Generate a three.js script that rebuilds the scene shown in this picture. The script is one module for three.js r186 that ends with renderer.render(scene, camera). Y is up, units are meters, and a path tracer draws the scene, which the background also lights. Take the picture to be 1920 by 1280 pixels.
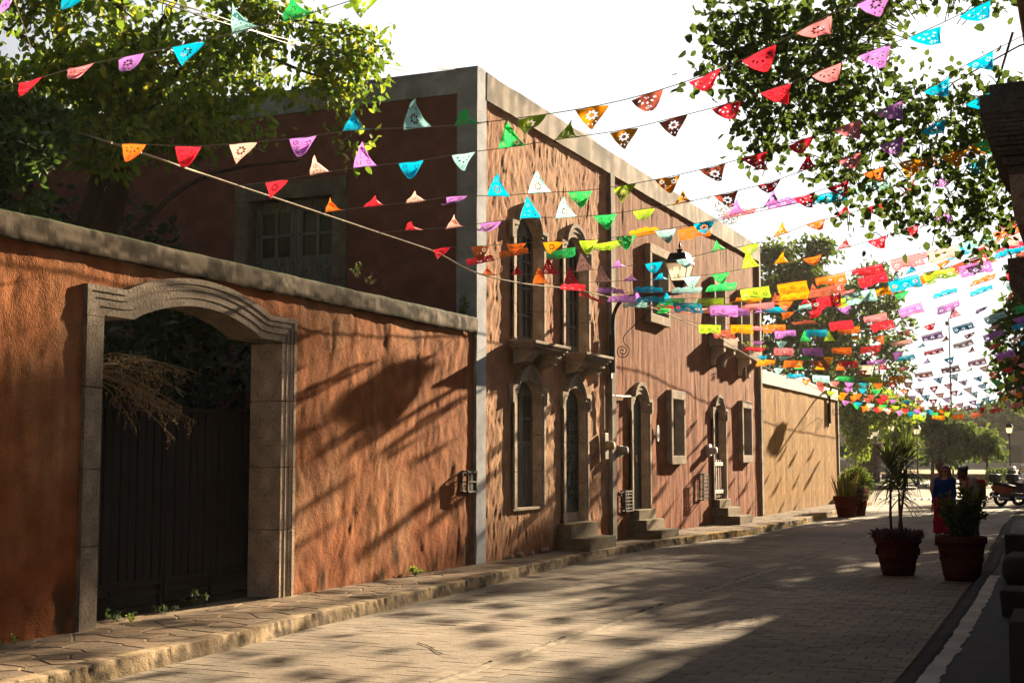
import * as THREE from 'three';
import { mergeGeometries, mergeVertices, toCreasedNormals } from 'three/addons/utils/BufferGeometryUtils.js';
import { RoundedBoxGeometry } from 'three/addons/geometries/RoundedBoxGeometry.js';

// ───────── camera, sky, sun, exposure ─────────
const V = (x, y, z) => new THREE.Vector3(x, y, z), rad = (d) => d * Math.PI / 180;
const scene = new THREE.Scene();
const EYE = V(0, 1.75, 0), YAW = rad(23.15), PITCH = rad(5), FPX = 2540;      // FPX: focal length in pixels of a 1920-wide photograph
const FW = V(-Math.sin(YAW) * Math.cos(PITCH), Math.sin(PITCH), -Math.cos(YAW) * Math.cos(PITCH));
const RT = V(Math.cos(YAW), 0, -Math.sin(YAW)), UPV = RT.clone().cross(FW);
const camera = new THREE.PerspectiveCamera(2 * Math.atan(640 / FPX) * 180 / Math.PI, 1024 / 682, 0.1, 900);
camera.position.copy(EYE); camera.lookAt(EYE.clone().add(FW)); camera.updateMatrixWorld();
camera.focus = 21; camera.userData.fStop = 5.6;
const SUN_AZ = rad(9.5), SUN_EL = rad(17);
const SUN = V(Math.sin(SUN_AZ) * Math.cos(SUN_EL), Math.sin(SUN_EL), -Math.cos(SUN_AZ) * Math.cos(SUN_EL));
{
  const W = 512, Hh = 256, d = new Float32Array(W * Hh * 4), dir = V(0, 0, 0);
  for (let j = 0; j < Hh; j++) for (let i = 0; i < W; i++) {
    const ph = ((i + 0.5) / W - 0.5) * 2 * Math.PI, th = ((j + 0.5) / Hh - 0.5) * Math.PI;
    dir.set(Math.cos(th) * Math.cos(ph), Math.sin(th), Math.cos(th) * Math.sin(ph));
    const a = Math.acos(Math.min(1, Math.max(-1, dir.dot(SUN)))) * 180 / Math.PI;
    const glow = 1 / (1 + Math.exp((a - 51) / 5)), core = Math.exp(-a / 14), up = Math.max(0, dir.y);   // the bright half of the sky towards the low sun
    let r = 0.0105 + 0.138 * glow + 0.07 * core, g = 0.0135 + 0.141 * glow + 0.069 * core, b = 0.0205 + 0.148 * glow + 0.062 * core - 0.016 * glow * (1 - up) * (1 - up);
    if (dir.y < -0.01) { r = 0.03; g = 0.026; b = 0.02; }
    const k = (j * W + i) * 4; d[k] = r; d[k + 1] = g; d[k + 2] = b; d[k + 3] = 1;
  }
  const t = new THREE.DataTexture(d, W, Hh, THREE.RGBAFormat, THREE.FloatType);
  t.mapping = THREE.EquirectangularReflectionMapping; t.magFilter = THREE.LinearFilter; t.minFilter = THREE.LinearFilter; t.wrapS = THREE.RepeatWrapping; t.needsUpdate = true;
  scene.background = t; scene.environment = t;
}
const sun = new THREE.DirectionalLight(new THREE.Color().setRGB(1, 0.80, 0.54), 5);
sun.position.copy(SUN).multiplyScalar(150).add(V(-5, 0, -30)); sun.target.position.set(-5, 0, -30);
sun.castShadow = true; sun.shadow.mapSize.set(4096, 4096);
Object.assign(sun.shadow.camera, { left: -60, right: 60, top: 60, bottom: -60, near: 1, far: 400 });
scene.add(sun, sun.target);
scene.fog = new THREE.FogExp2(new THREE.Color().setRGB(0.9, 0.86, 0.78), 0.00026);
const EXPOSURE = 8.2;

// ───────── helpers ─────────
const rngOf = (s) => () => { s = (s + 0x6d2b79f5) | 0; let t = Math.imul(s ^ (s >>> 15), 1 | s); t = (t + Math.imul(t ^ (t >>> 7), 61 | t)) ^ t; return ((t ^ (t >>> 14)) >>> 0) / 4294967296; };
const lerp = (a, b, t) => a + (b - a) * t, clamp = (x, a = 0, b = 1) => Math.min(b, Math.max(a, x)), sstep = (a, b, x) => { const t = clamp((x - a) / (b - a)); return t * t * (3 - 2 * t); };
const hash = (x, y, s) => { let h = Math.imul(x, 374761393) ^ Math.imul(y, 668265263) ^ Math.imul(s, 1274126177); h = Math.imul(h ^ (h >>> 13), 1274126177); return ((h ^ (h >>> 16)) >>> 0) / 4294967296; };
function vn(x, y, s = 0, p = 0) {                                   // value noise, 0..1; p: period in cells
  const xi = Math.floor(x), yi = Math.floor(y), fx = x - xi, fy = y - yi, u = fx * fx * fx * (fx * (fx * 6 - 15) + 10), v = fy * fy * fy * (fy * (fy * 6 - 15) + 10);
  const w = p ? (n) => ((n % p) + p) % p : (n) => n;
  const a = hash(w(xi), w(yi), s), b = hash(w(xi + 1), w(yi), s), c = hash(w(xi), w(yi + 1), s), d = hash(w(xi + 1), w(yi + 1), s);
  return a + (b - a) * u + (c - a) * v + (a - b - c + d) * u * v;
}
const fbm = (x, y, o = 4, s = 0, p = 0) => { let a = 0.5, t = 0, n = 0; for (let i = 0; i < o; i++) { t += a * vn(x, y, s + i * 17, p); n += a; x *= 2; y *= 2; p *= 2; a *= 0.5; } return t / n; };
// photograph pixel -> point on a plane, or at a depth along the view
const ray = (x, y) => RT.clone().multiplyScalar(x - 960).addScaledVector(UPV, 640 - y).addScaledVector(FW, FPX);
const onz = (x, y, z) => { const d = ray(x, y); return EYE.clone().addScaledVector(d, z / d.z); };
const onx = (x, y, X) => { const d = ray(x, y); return EYE.clone().addScaledVector(d, X / d.x); };
const ony = (x, y, Y) => { const d = ray(x, y); return EYE.clone().addScaledVector(d, (Y - EYE.y) / d.y); };
const at = (x, y, D) => EYE.clone().addScaledVector(ray(x, y), D / FPX);
const pix = (p) => { const q = p.clone().sub(EYE), D = q.dot(FW); return [960 + FPX * q.dot(RT) / D, 640 - FPX * q.dot(UPV) / D, D]; };

const used = {};
const numbered = (n) => { const k = used[n] = (used[n] ?? -1) + 1; return k ? `${n}_${String(k).padStart(3, '0')}` : n; };
const kidName = (o, n) => { let k = 0; for (const c of o.children) if (c.name === n || c.name.startsWith(n + '_')) k++; return k ? `${n}_${String(k).padStart(3, '0')}` : n; };
function tag(o, label, category, group, kind) { const u = {}; if (label) u.label = label; if (category) u.category = category; if (group) u.group = group; if (kind) u.kind = kind; o.userData = u; return o; }
function thing(name, label, category, p = [0, 0, 0], turn = 0, group) { const o = new THREE.Group(); o.name = numbered(name); o.position.set(...p); o.rotation.y = turn; scene.add(o); return tag(o, label, category, group); }
function mesh(name, geo, mat, parent = scene, label) {
  const m = new THREE.Mesh(Array.isArray(geo) ? merge(geo) : geo, mat); m.castShadow = m.receiveShadow = true;
  m.name = parent === scene ? numbered(name) : kidName(parent, name); parent.add(m); if (label) m.userData.label = label; return m;
}
const stuff = (m) => { m.userData.kind = 'stuff'; return m; };
const struct = (name, geo, mat) => { const m = mesh(name, geo, mat); m.userData.kind = 'structure'; return m; };
function copyOf(root, label, p, turn) { const r = root.clone(); r.name = numbered(root.name.replace(/_\d{3}$/, '')); r.userData = { ...root.userData, label }; scene.add(r); if (p) r.position.set(...p); if (turn !== undefined) r.rotation.y = turn; return r; }
function merge(list) {
  const names = new Set(list.flatMap((g) => Object.keys(g.attributes))); const keep = [...names].filter((n) => list.every((g) => g.attributes[n]));
  return mergeGeometries(list.map((g) => { const c = g.index ? g.toNonIndexed() : g.clone(); for (const n of Object.keys(c.attributes)) if (!keep.includes(n)) c.deleteAttribute(n); c.morphAttributes = {}; return c; }));
}
function uvm(g, s = 1) {                                             // uv in metres from the dominant axis of each face
  const n = g.index ? g.toNonIndexed() : g, p = n.attributes.position, uv = new Float32Array(p.count * 2), A = V(), B = V(), C = V();
  for (let i = 0; i < p.count; i += 3) {
    A.fromBufferAttribute(p, i); B.fromBufferAttribute(p, i + 1); C.fromBufferAttribute(p, i + 2);
    const nn = B.clone().sub(A).cross(C.clone().sub(A)), ax = Math.abs(nn.x), ay = Math.abs(nn.y), az = Math.abs(nn.z);
    [A, B, C].forEach((q, k) => { const j = (i + k) * 2; if (ay >= ax && ay >= az) { uv[j] = q.x * s; uv[j + 1] = q.z * s; } else if (ax >= az) { uv[j] = q.z * s; uv[j + 1] = q.y * s; } else { uv[j] = q.x * s; uv[j + 1] = q.y * s; } });
  }
  n.setAttribute('uv', new THREE.BufferAttribute(uv, 2)); return n;
}
const bx = (x0, y0, z0, x1, y1, z1, r = 0) => uvm((r ? new RoundedBoxGeometry(Math.abs(x1 - x0), Math.abs(y1 - y0), Math.abs(z1 - z0), 2, r) : new THREE.BoxGeometry(Math.abs(x1 - x0), Math.abs(y1 - y0), Math.abs(z1 - z0))).translate((x0 + x1) / 2, (y0 + y1) / 2, (z0 + z1) / 2));
function rough(g, amp, freq, seed, crease = 0.2) {                                 // push the vertices of a solid about, so that it is worn and uneven
  const w = mergeVertices((() => { const c = g.clone(); c.deleteAttribute('normal'); c.deleteAttribute('uv'); return c; })(), 1e-4), p = w.attributes.position;
  for (let i = 0; i < p.count; i++) { const x = p.getX(i), y = p.getY(i), z = p.getZ(i); p.setXYZ(i, x + (fbm(y * freq + 7, z * freq, 3, seed) - 0.5) * amp, y + (fbm(x * freq, z * freq + 3, 3, seed + 5) - 0.5) * amp, z + (fbm(x * freq + 9, y * freq, 3, seed + 9) - 0.5) * amp); }
  const o = toCreasedNormals(w, crease); return uvm(o);
}
const tube = (pts, r, seg = 0, sides = 6) => new THREE.TubeGeometry(pts.length === 2 ? new THREE.LineCurve3(pts[0], pts[1]) : new THREE.CatmullRomCurve3(pts, false, 'catmullrom', 0.5), seg || Math.max(1, (pts.length - 1) * 4), r, sides, false);
function taper(pts, r0, r1, sides = 7, per = 3) {                     // a tube that thins along its length
  const c = new THREE.CatmullRomCurve3(pts), n = Math.max(2, (pts.length - 1) * per), g = new THREE.TubeGeometry(c, n, 1, sides, false), p = g.attributes.position, q = V(), m = V();
  for (let i = 0; i <= n; i++) { c.getPointAt(i / n, m); const r = lerp(r0, r1, i / n); for (let j = 0; j <= sides; j++) { const k = i * (sides + 1) + j; q.fromBufferAttribute(p, k).sub(m).multiplyScalar(r).add(m); p.setXYZ(k, q.x, q.y, q.z); } }
  g.computeVertexNormals(); return g;
}
const lathe = (pts, seg = 24) => new THREE.LatheGeometry(pts.map(([r, y]) => new THREE.Vector2(r, y)), seg);
const cyl = (r0, r1, h, seg = 12) => new THREE.CylinderGeometry(r0, r1, h, seg);
function paint(g, fn) { const p = g.attributes.position, c = new Float32Array(p.count * 3), o = [1, 1, 1]; for (let i = 0; i < p.count; i++) { const v = fn(p.getX(i), p.getY(i), p.getZ(i), i) || o; c.set(v, i * 3); } g.setAttribute('color', new THREE.BufferAttribute(c, 3)); return g; }
const mix3 = (a, b, t) => [lerp(a[0], b[0], t), lerp(a[1], b[1], t), lerp(a[2], b[2], t)];

// ───────── textures (colour, grain and fine relief) and materials ─────────
function tex(fn, n = 256, srgb = false, rep = 1) {
  const d = new Uint8Array(n * n * 4);
  for (let j = 0; j < n; j++) for (let i = 0; i < n; i++) { const v = fn(i / n, j / n), k = (j * n + i) * 4; if (typeof v === 'number') d[k] = d[k + 1] = d[k + 2] = clamp(v) * 255; else { d[k] = clamp(v[0]) * 255; d[k + 1] = clamp(v[1]) * 255; d[k + 2] = clamp(v[2]) * 255; } d[k + 3] = 255; }
  const t = new THREE.DataTexture(d, n, n); t.wrapS = t.wrapT = THREE.RepeatWrapping; t.magFilter = THREE.LinearFilter; t.minFilter = THREE.LinearFilter; if (srgb) t.colorSpace = THREE.SRGBColorSpace; t.repeat.set(rep, rep); t.needsUpdate = true; return t;
}
const gritB = tex((u, v) => 0.5 * fbm(u * 24, v * 24, 4, 3, 24) + 0.5 * vn(u * 128, v * 128, 9, 128), 512, false, 1);                   // gritty mortar
const pitB = tex((u, v) => { const a = fbm(u * 40, v * 40, 3, 21, 40); return a < 0.36 ? a * 1.6 : 0.62 + 0.3 * (a - 0.36); }, 512, false, 1.6);   // pitted limestone
const combB = tex((u, v) => 0.6 * fbm(u * 48, v * 9, 3, 33, 0) + 0.4 * vn(u * 120, v * 40, 5, 0), 512, false, 0.7);                  // brushed render
const stoneC = tex((u, v) => { const a = fbm(u * 6, v * 6, 5, 41, 6), b = vn(u * 90, v * 90, 43, 90); const k = 0.70 + 0.32 * a - 0.16 * (b > 0.72 ? 1 : 0); return [k, k * 0.98, k * 0.95]; }, 512, true, 0.9);
const mottleC = tex((u, v) => { const a = fbm(u * 5, v * 5, 5, 51, 5), b = vn(u * 64, v * 64, 53, 64); const k = 0.74 + 0.24 * a + 0.08 * (b - 0.5); return [k, k, k * 0.99]; }, 512, true, 1);
const woodC = tex((u, v) => { const a = fbm(u * 30, v * 3, 4, 61, 0); const k = 0.62 + 0.42 * a; return [k, k * 0.98, k * 0.95]; }, 256, true, 1);
const woodB = tex((u, v) => fbm(u * 30, v * 3, 4, 61, 0), 256, false, 1);
const rgb = (r, g, b) => new THREE.Color().setRGB(r, g, b);
const std = (c, roughness = 0.85, o = {}) => new THREE.MeshPhysicalMaterial({ specularIntensity: roughness >= 0.85 ? 0.03 : roughness >= 0.65 ? 0.12 : 0.7, color: (Array.isArray(c) ? rgb(...c) : c.clone()).multiplyScalar(0.8), roughness, ...o });
const thin = (c, tr = 0.4, o = {}) => new THREE.MeshPhysicalMaterial({ color: Array.isArray(c) ? rgb(...c) : c, roughness: 0.97, specularIntensity: 0.5, transmission: tr, thickness: 0, side: THREE.DoubleSide, ...o });
const M = {
  plaster: std([1, 1, 1], 0.9, { vertexColors: true, bumpMap: gritB, bumpScale: 0.007, map: mottleC }),
  comb: std([1, 1, 1], 0.9, { vertexColors: true, bumpMap: gritB, bumpScale: 0.006, map: mottleC }),
  painted: std([1, 1, 1], 0.85, { vertexColors: true, map: mottleC, bumpMap: gritB, bumpScale: 0.002 }),
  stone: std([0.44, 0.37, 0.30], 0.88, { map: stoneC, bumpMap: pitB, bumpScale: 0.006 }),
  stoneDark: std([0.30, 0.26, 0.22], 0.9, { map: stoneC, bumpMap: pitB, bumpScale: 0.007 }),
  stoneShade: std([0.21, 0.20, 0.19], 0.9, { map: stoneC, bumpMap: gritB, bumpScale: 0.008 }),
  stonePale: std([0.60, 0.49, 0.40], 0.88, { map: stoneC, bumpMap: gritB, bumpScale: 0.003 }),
  greyPaint: std([0.50, 0.49, 0.49], 0.8, { map: stoneC, bumpMap: gritB, bumpScale: 0.002 }),
  step: std([0.33, 0.29, 0.23], 0.9, { vertexColors: true, map: stoneC, bumpMap: gritB, bumpScale: 0.005 }),
  iron: std([0.012, 0.012, 0.014], 0.45, { metalness: 0.3 }),
  gate: std([0.009, 0.0075, 0.007], 0.85, { specularIntensity: 0.25 }),
  wood: std([0.17, 0.165, 0.16], 0.75, { map: woodC, bumpMap: woodB, bumpScale: 0.002 }),
  woodDark: std([0.025, 0.03, 0.024], 0.6, { map: woodC }),
  woodOrange: std([0.30, 0.12, 0.04], 0.6, { map: woodC }),
  louvre: std([0.09, 0.09, 0.09], 0.6),
  darkGlass: std([0.012, 0.013, 0.015], 0.12),
  white: std([0.75, 0.74, 0.72], 0.5),
  cord: std([0.34, 0.29, 0.22], 0.9),
  cable: std([0.03, 0.03, 0.03], 0.6),
  soil: std([0.05, 0.035, 0.025], 0.95, { bumpMap: gritB, bumpScale: 0.02 }),
  terracotta: std([0.12, 0.04, 0.024], 0.8, { map: mottleC, bumpMap: gritB, bumpScale: 0.002 }),
  bark: std([0.11, 0.085, 0.065], 0.9, { map: woodC, bumpMap: woodB, bumpScale: 0.02 }),
  leafV: thin([1, 1, 1], 0.42, { vertexColors: true, roughness: 0.96 }),
  roadBase: std([0.05, 0.042, 0.035], 0.95, { bumpMap: gritB, bumpScale: 0.006 }),
  far: std([0.28, 0.25, 0.21], 0.9, { map: mottleC }),
  grass: std([0.11, 0.15, 0.035], 0.95, { map: mottleC, bumpMap: gritB, bumpScale: 0.05 }),
  dryGrass: std([0.36, 0.25, 0.10], 0.95, { map: mottleC }),
  rubber: std([0.015, 0.015, 0.016], 0.7),
  chrome: std([0.6, 0.6, 0.6], 0.2, { metalness: 1 }),
};

// ───────── ground, street, kerbs, pavements ─────────
const KERB = [[-1, -7.1], [-8, -7.24], [-10, -7.36], [-13, -7.6], [-16, -7.74], [-20, -8.0], [-23, -8.14], [-26, -8.05], [-28, -7.85], [-32, -7.42], [-38, -7.36], [-44, -7.6], [-50, -7.85], [-54, -7.92], [-60, -7.95]];
const poly = (L, z) => { for (let i = 1; i < L.length; i++) if (z >= L[i][0]) { const t = sstep(L[i - 1][0], L[i][0], z), l = (z - L[i - 1][0]) / (L[i][0] - L[i - 1][0]); return lerp(L[i - 1][1], L[i][1], 0.5 * t + 0.5 * l); } return L[L.length - 1][1]; };
const kerbX = (z) => poly(KERB, z);
const RKERB = [[-1, -1.36], [-12, -1.36], [-16, -1.42], [-19.5, -1.5], [-21.5, -1.5], [-25, -1.62], [-30, -1.85], [-40, -2.15], [-50, -2.3], [-60, -2.3]];
const rkerbX = (z) => poly(RKERB, z);
const WX = -8.8;                                                     // the plane of the house front and the garden wall
{
  struct('ground', uvm(new THREE.PlaneGeometry(900, 900).rotateX(-Math.PI / 2).translate(0, -0.06, -100)), std([0.16, 0.13, 0.09], 0.95, { map: mottleC }));
  struct('road_bed', uvm(new THREE.PlaneGeometry(9, 66).rotateX(-Math.PI / 2).translate(-4.6, -0.0075, -25)), M.roadBase);
  // the far street, past the paving
  const farRoad = std([0.24, 0.20, 0.155], 0.85, { map: mottleC, bumpMap: gritB, bumpScale: 0.004 });
  struct('cross_street', uvm(new THREE.PlaneGeometry(120, 60).rotateX(-Math.PI / 2).translate(-8, -0.006, -84)), farRoad);
}
function strip(x0, x1, z0, z1, y, n, yFn) {                          // a sheet between two curves along z
  const P = [], I = [], U = [];
  for (let i = 0; i <= n; i++) { const z = lerp(z0, z1, i / n), a = typeof x0 === 'function' ? x0(z) : x0, b = typeof x1 === 'function' ? x1(z) : x1; P.push(a, y, z, b, y, z); U.push(a, z, b, z); if (i) { const k = i * 2; I.push(k - 2, k - 1, k, k - 1, k + 1, k); } }
  const g = new THREE.BufferGeometry(); g.setAttribute('position', new THREE.Float32BufferAttribute(P, 3)); g.setAttribute('uv', new THREE.Float32BufferAttribute(U, 2)); g.setIndex(I); g.computeVertexNormals(); return g;
}
// one paving brick: top with worn chamfers and a skirt, origin at the middle of its top
function brickPos(w, d, c = 0.0022, h = 0.03) {
  const t = [[-w / 2 + c, 0, -d / 2 + c], [w / 2 - c, 0, -d / 2 + c], [w / 2 - c, 0, d / 2 - c], [-w / 2 + c, 0, d / 2 - c]], m = [[-w / 2, -c * 0.8, -d / 2], [w / 2, -c * 0.8, -d / 2], [w / 2, -c * 0.8, d / 2], [-w / 2, -c * 0.8, d / 2]], b = m.map(([x, , z]) => [x, -h, z]);
  const P = [], q = (a, b2, c2, d2) => P.push(...a, ...b2, ...c2, ...a, ...c2, ...d2);
  q(t[0], t[3], t[2], t[1]);
  for (let i = 0; i < 4; i++) { const j = (i + 1) % 4; q(t[i], t[j], m[j], m[i]); q(m[i], m[j], b[j], b[i]); }
  return P;
}
const geoOf = (P) => { const g = new THREE.BufferGeometry(); g.setAttribute('position', new THREE.Float32BufferAttribute(P, 3)); g.computeVertexNormals(); return uvm(g); };
{
  const R = rngOf(11), street = new THREE.Group(); street.name = numbered('street'); scene.add(street); tag(street, null, null, null, 'structure');
  const tones = [[0.19, 0.16, 0.13], [0.222, 0.184, 0.147], [0.245, 0.20, 0.158], [0.268, 0.215, 0.168], [0.285, 0.23, 0.178], [0.305, 0.245, 0.19]];
  const mats = tones.map((c) => std(c, 0.82, { map: mottleC, bumpMap: gritB, bumpScale: 0.005, specularIntensity: 0.08 }));
  const mv = std([1, 1, 1], 0.82, { specularIntensity: 0.08, vertexColors: true, map: mottleC, bumpMap: gritB, bumpScale: 0.004 });
  const bricks = [], PW = 0.30, PD = 0.2, gap = 0.006;
  const CL = -4.82;                                                  // the concrete joint along the middle
  for (let k = 0; k < 250; k++) {
    const z = -6.2 - (k + 0.5) * PD; if (z < -55) break;
    for (const [a, b] of [[kerbX(z) - 0.02, CL - 0.07], [CL + 0.07, rkerbX(z) - 0.14]]) {
      let x = a - (k % 2 ? PW / 2 : 0) - (hash(k, 3, 5) * 0.04);
      for (; x < b; x += PW) { const l = Math.max(x, a), r = Math.min(x + PW, b); if (r - l < 0.05) continue; bricks.push({ x: (l + r) / 2, z, w: r - l - gap, full: r - l > PW - 1e-6 }); }
    }
  }
  for (const q of bricks) { const [px, py, D] = pix(V(q.x, 0, q.z)); q.see = px > -20 && px < 1930 && py < 1300 ? D : 1e9 + D; q.y = (fbm(q.x * 0.8, q.z * 0.8, 3, 71) - 0.5) * 0.012 + (R() - 0.5) * 0.003; q.rx = (R() - 0.5) * 0.012; q.rz = (R() - 0.5) * 0.012; q.t = Math.floor(clamp(fbm(q.x * 0.55 + 3, q.z * 0.4, 4, 73) * 2.4 - 0.7 + (R() - 0.5) * 0.55, 0, 0.999) * 6); }
  bricks.sort((a, b) => a.see - b.see);
  const near = brickPos(PW - gap, PD - gap), nearG = geoOf(near), rest = [], col = []; let count = 0;
  const E = new THREE.Euler(), Q = new THREE.Matrix4(), v = V();
  for (const q of bricks) {
    if (q.full && count < 300) {
      const m = mesh('paving_brick', nearG, mats[q.t], street); m.position.set(q.x, q.y, q.z); m.rotation.set(q.rx, R() < 0.5 ? Math.PI : 0, q.rz); count++; continue;
    }
    const P = brickPos(q.w, PD - gap); Q.makeRotationFromEuler(E.set(q.rx, 0, q.rz)).setPosition(q.x, q.y, q.z);
    const dirt = 0.78 + 0.42 * fbm(q.x * 0.5, q.z * 0.35, 3, 77);
    for (let i = 0; i < P.length; i += 3) { v.set(P[i], P[i + 1], P[i + 2]).applyMatrix4(Q); rest.push(v.x, v.y, v.z); col.push(...tones[q.t].map((c) => c * dirt)); }
  }
  const g = geoOf(rest); g.setAttribute('color', new THREE.Float32BufferAttribute(col, 3)); stuff(mesh('paving_bricks', g, mv, street));
  // middle joint: a low, crumbling concrete strip
  const J = []; const n = 700; const P = [], I = [];
  for (let i = 0; i <= n; i++) { const z = lerp(-6, -55, i / n), wob = (fbm(z * 2, 1, 3, 81) - 0.5) * 0.03; for (const [dx, y] of [[-0.065, -0.02], [-0.045, 0.006], [0.0, 0.004 + 0.012 * fbm(z * 9, 4, 3, 83)], [0.045, 0.006], [0.065, -0.02]]) P.push(CL + dx + wob, y + (vn(z * 30, dx * 50, 85) - 0.5) * 0.014, z); if (i) for (let j = 0; j < 4; j++) { const a = (i - 1) * 5 + j; I.push(a, a + 1, a + 5, a + 1, a + 6, a + 5); } }
  const jg = new THREE.BufferGeometry(); jg.setAttribute('position', new THREE.Float32BufferAttribute(P, 3)); jg.setIndex(I); jg.computeVertexNormals(); mesh('concrete_joint', uvm(jg), std([0.33, 0.28, 0.22], 0.9, { map: mottleC }), street);
}
// kerbs: cast concrete with chipped edges and the rest of old paint
function kerb(name, xf, out, z0, z1, n, w, colour, chip = 0.03) {
  const prof = [[0, -0.02], [0, 0.05], [0.005, 0.1], [0.004, 0.142], [0.014, 0.153], [0.08, 0.155], [w, 0.156], [w + 0.01, 0.10]], K = prof.length, P = [], I = [], C = [];
  for (let i = 0; i <= n; i++) { const z = lerp(z0, z1, i / n); const bite = Math.max(0, fbm(z * 16, 2, 3, 91) - 0.58) * 0.35 * chip / 0.03; for (let j = 0; j < K; j++) { const e = j >= 2 && j <= 5 ? 1 : 0.3; const nz = (fbm(z * 5, j * 0.5, 4, 93) - 0.5) * 0.018; P.push(xf(z) + out * -(prof[j][0] + e * bite * 0.16 * (j < 6 ? 1 : 0) + nz * (j < 6 ? 1 : 0.3)), prof[j][1] - (j >= 2 && j <= 5 ? bite * 0.10 : 0) + nz * 0.4, z); C.push(...colour(z, prof[j][1], bite, j)); } if (i) for (let j = 0; j < K - 1; j++) { const a = (i - 1) * K + j; out > 0 ? I.push(a, a + K, a + 1, a + 1, a + K, a + K + 1) : I.push(a, a + 1, a + K, a + 1, a + K + 1, a + K); } }
  const g = new THREE.BufferGeometry(); g.setAttribute('position', new THREE.Float32BufferAttribute(P, 3)); g.setAttribute('color', new THREE.Float32BufferAttribute(C, 3)); g.setIndex(I);
  g.computeVertexNormals(); const c = g.toNonIndexed(); return struct(name, uvm(c), std([1, 1, 1], 0.9, { vertexColors: true, map: mottleC, bumpMap: gritB, bumpScale: 0.006 }));
}
kerb('kerb', kerbX, 1, -2, -54, 1500, 0.15, (z, y, bite) => {
  const dark = sstep(0.5, 0.7, fbm(z * 2.2, y * 14, 4, 95)) * 0.75, yellow = sstep(-25, -30, z) * sstep(0.40, 0.55, fbm(z * 1.7, y * 6, 3, 97)), moss = sstep(-11, -7, z) * 0.7 * sstep(0.1, 0.0, y);
  let c = mix3([0.40, 0.30, 0.195], [0.16, 0.125, 0.09], dark); c = mix3(c, [0.42, 0.26, 0.03], yellow * 0.85); c = mix3(c, [0.10, 0.095, 0.03], moss); return mix3(c, [0.07, 0.06, 0.05], sstep(0.56, 0.63, fbm(z * 7, y * 16, 4, 92)) * 0.8);
});
kerb('kerb', rkerbX, -1, -2, -40, 700, 0.13, (z, y) => mix3([0.10, 0.09, 0.085], [0.05, 0.045, 0.045], fbm(z * 2, y * 9, 3, 99)), 0.01);
{                                                                    // right-hand gutter, pavement, and the white painted line on its edge
  const P = [], I = [], n = 200; for (let i = 0; i <= n; i++) { const z = lerp(-2, -40, i / n), x = rkerbX(z), w = (fbm(z * 3, 1, 2, 101) - 0.5) * 0.02; P.push(x - 0.15, 0.0, z, x - 0.11, -0.03 + w, z, x - 0.04, -0.03 + w, z, x + 0.01, -0.008, z); if (i) for (let j = 0; j < 3; j++) { const a = (i - 1) * 4 + j; I.push(a, a + 1, a + 4, a + 1, a + 5, a + 4); } }
  const g = new THREE.BufferGeometry(); g.setAttribute('position', new THREE.Float32BufferAttribute(P, 3)); g.setIndex(I); g.computeVertexNormals(); struct('gutter', uvm(g), std([0.10, 0.09, 0.085], 0.85, { map: mottleC, bumpMap: gritB, bumpScale: 0.01 }));
  struct('pavement', strip((z) => rkerbX(z) + 0.13, 1.5, -1, -40, 0.15, 120), std([0.045, 0.043, 0.043], 0.8, { map: mottleC, bumpMap: gritB, bumpScale: 0.012 }));
  const L = [], LI = [], m = 260; for (let i = 0; i <= m; i++) { const z = lerp(-4, -20.1, i / m), a = rkerbX(z) + 0.135 + (fbm(z * 6, 3, 3, 103) - 0.5) * 0.03, b = rkerbX(z) + 0.275 + (fbm(z * 5, 8, 3, 105) - 0.5) * 0.05; L.push(a, 0.158, z, b, 0.158, z); if (i) { const k = i * 2; LI.push(k - 2, k - 1, k, k - 1, k + 1, k); } }
  const lg = new THREE.BufferGeometry(); lg.setAttribute('position', new THREE.Float32BufferAttribute(L, 3)); lg.setIndex(LI); lg.computeVertexNormals(); struct('painted_line', uvm(lg), std([0.55, 0.50, 0.44], 0.85, { map: mottleC, bumpMap: gritB, bumpScale: 0.01 }));
}
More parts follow.
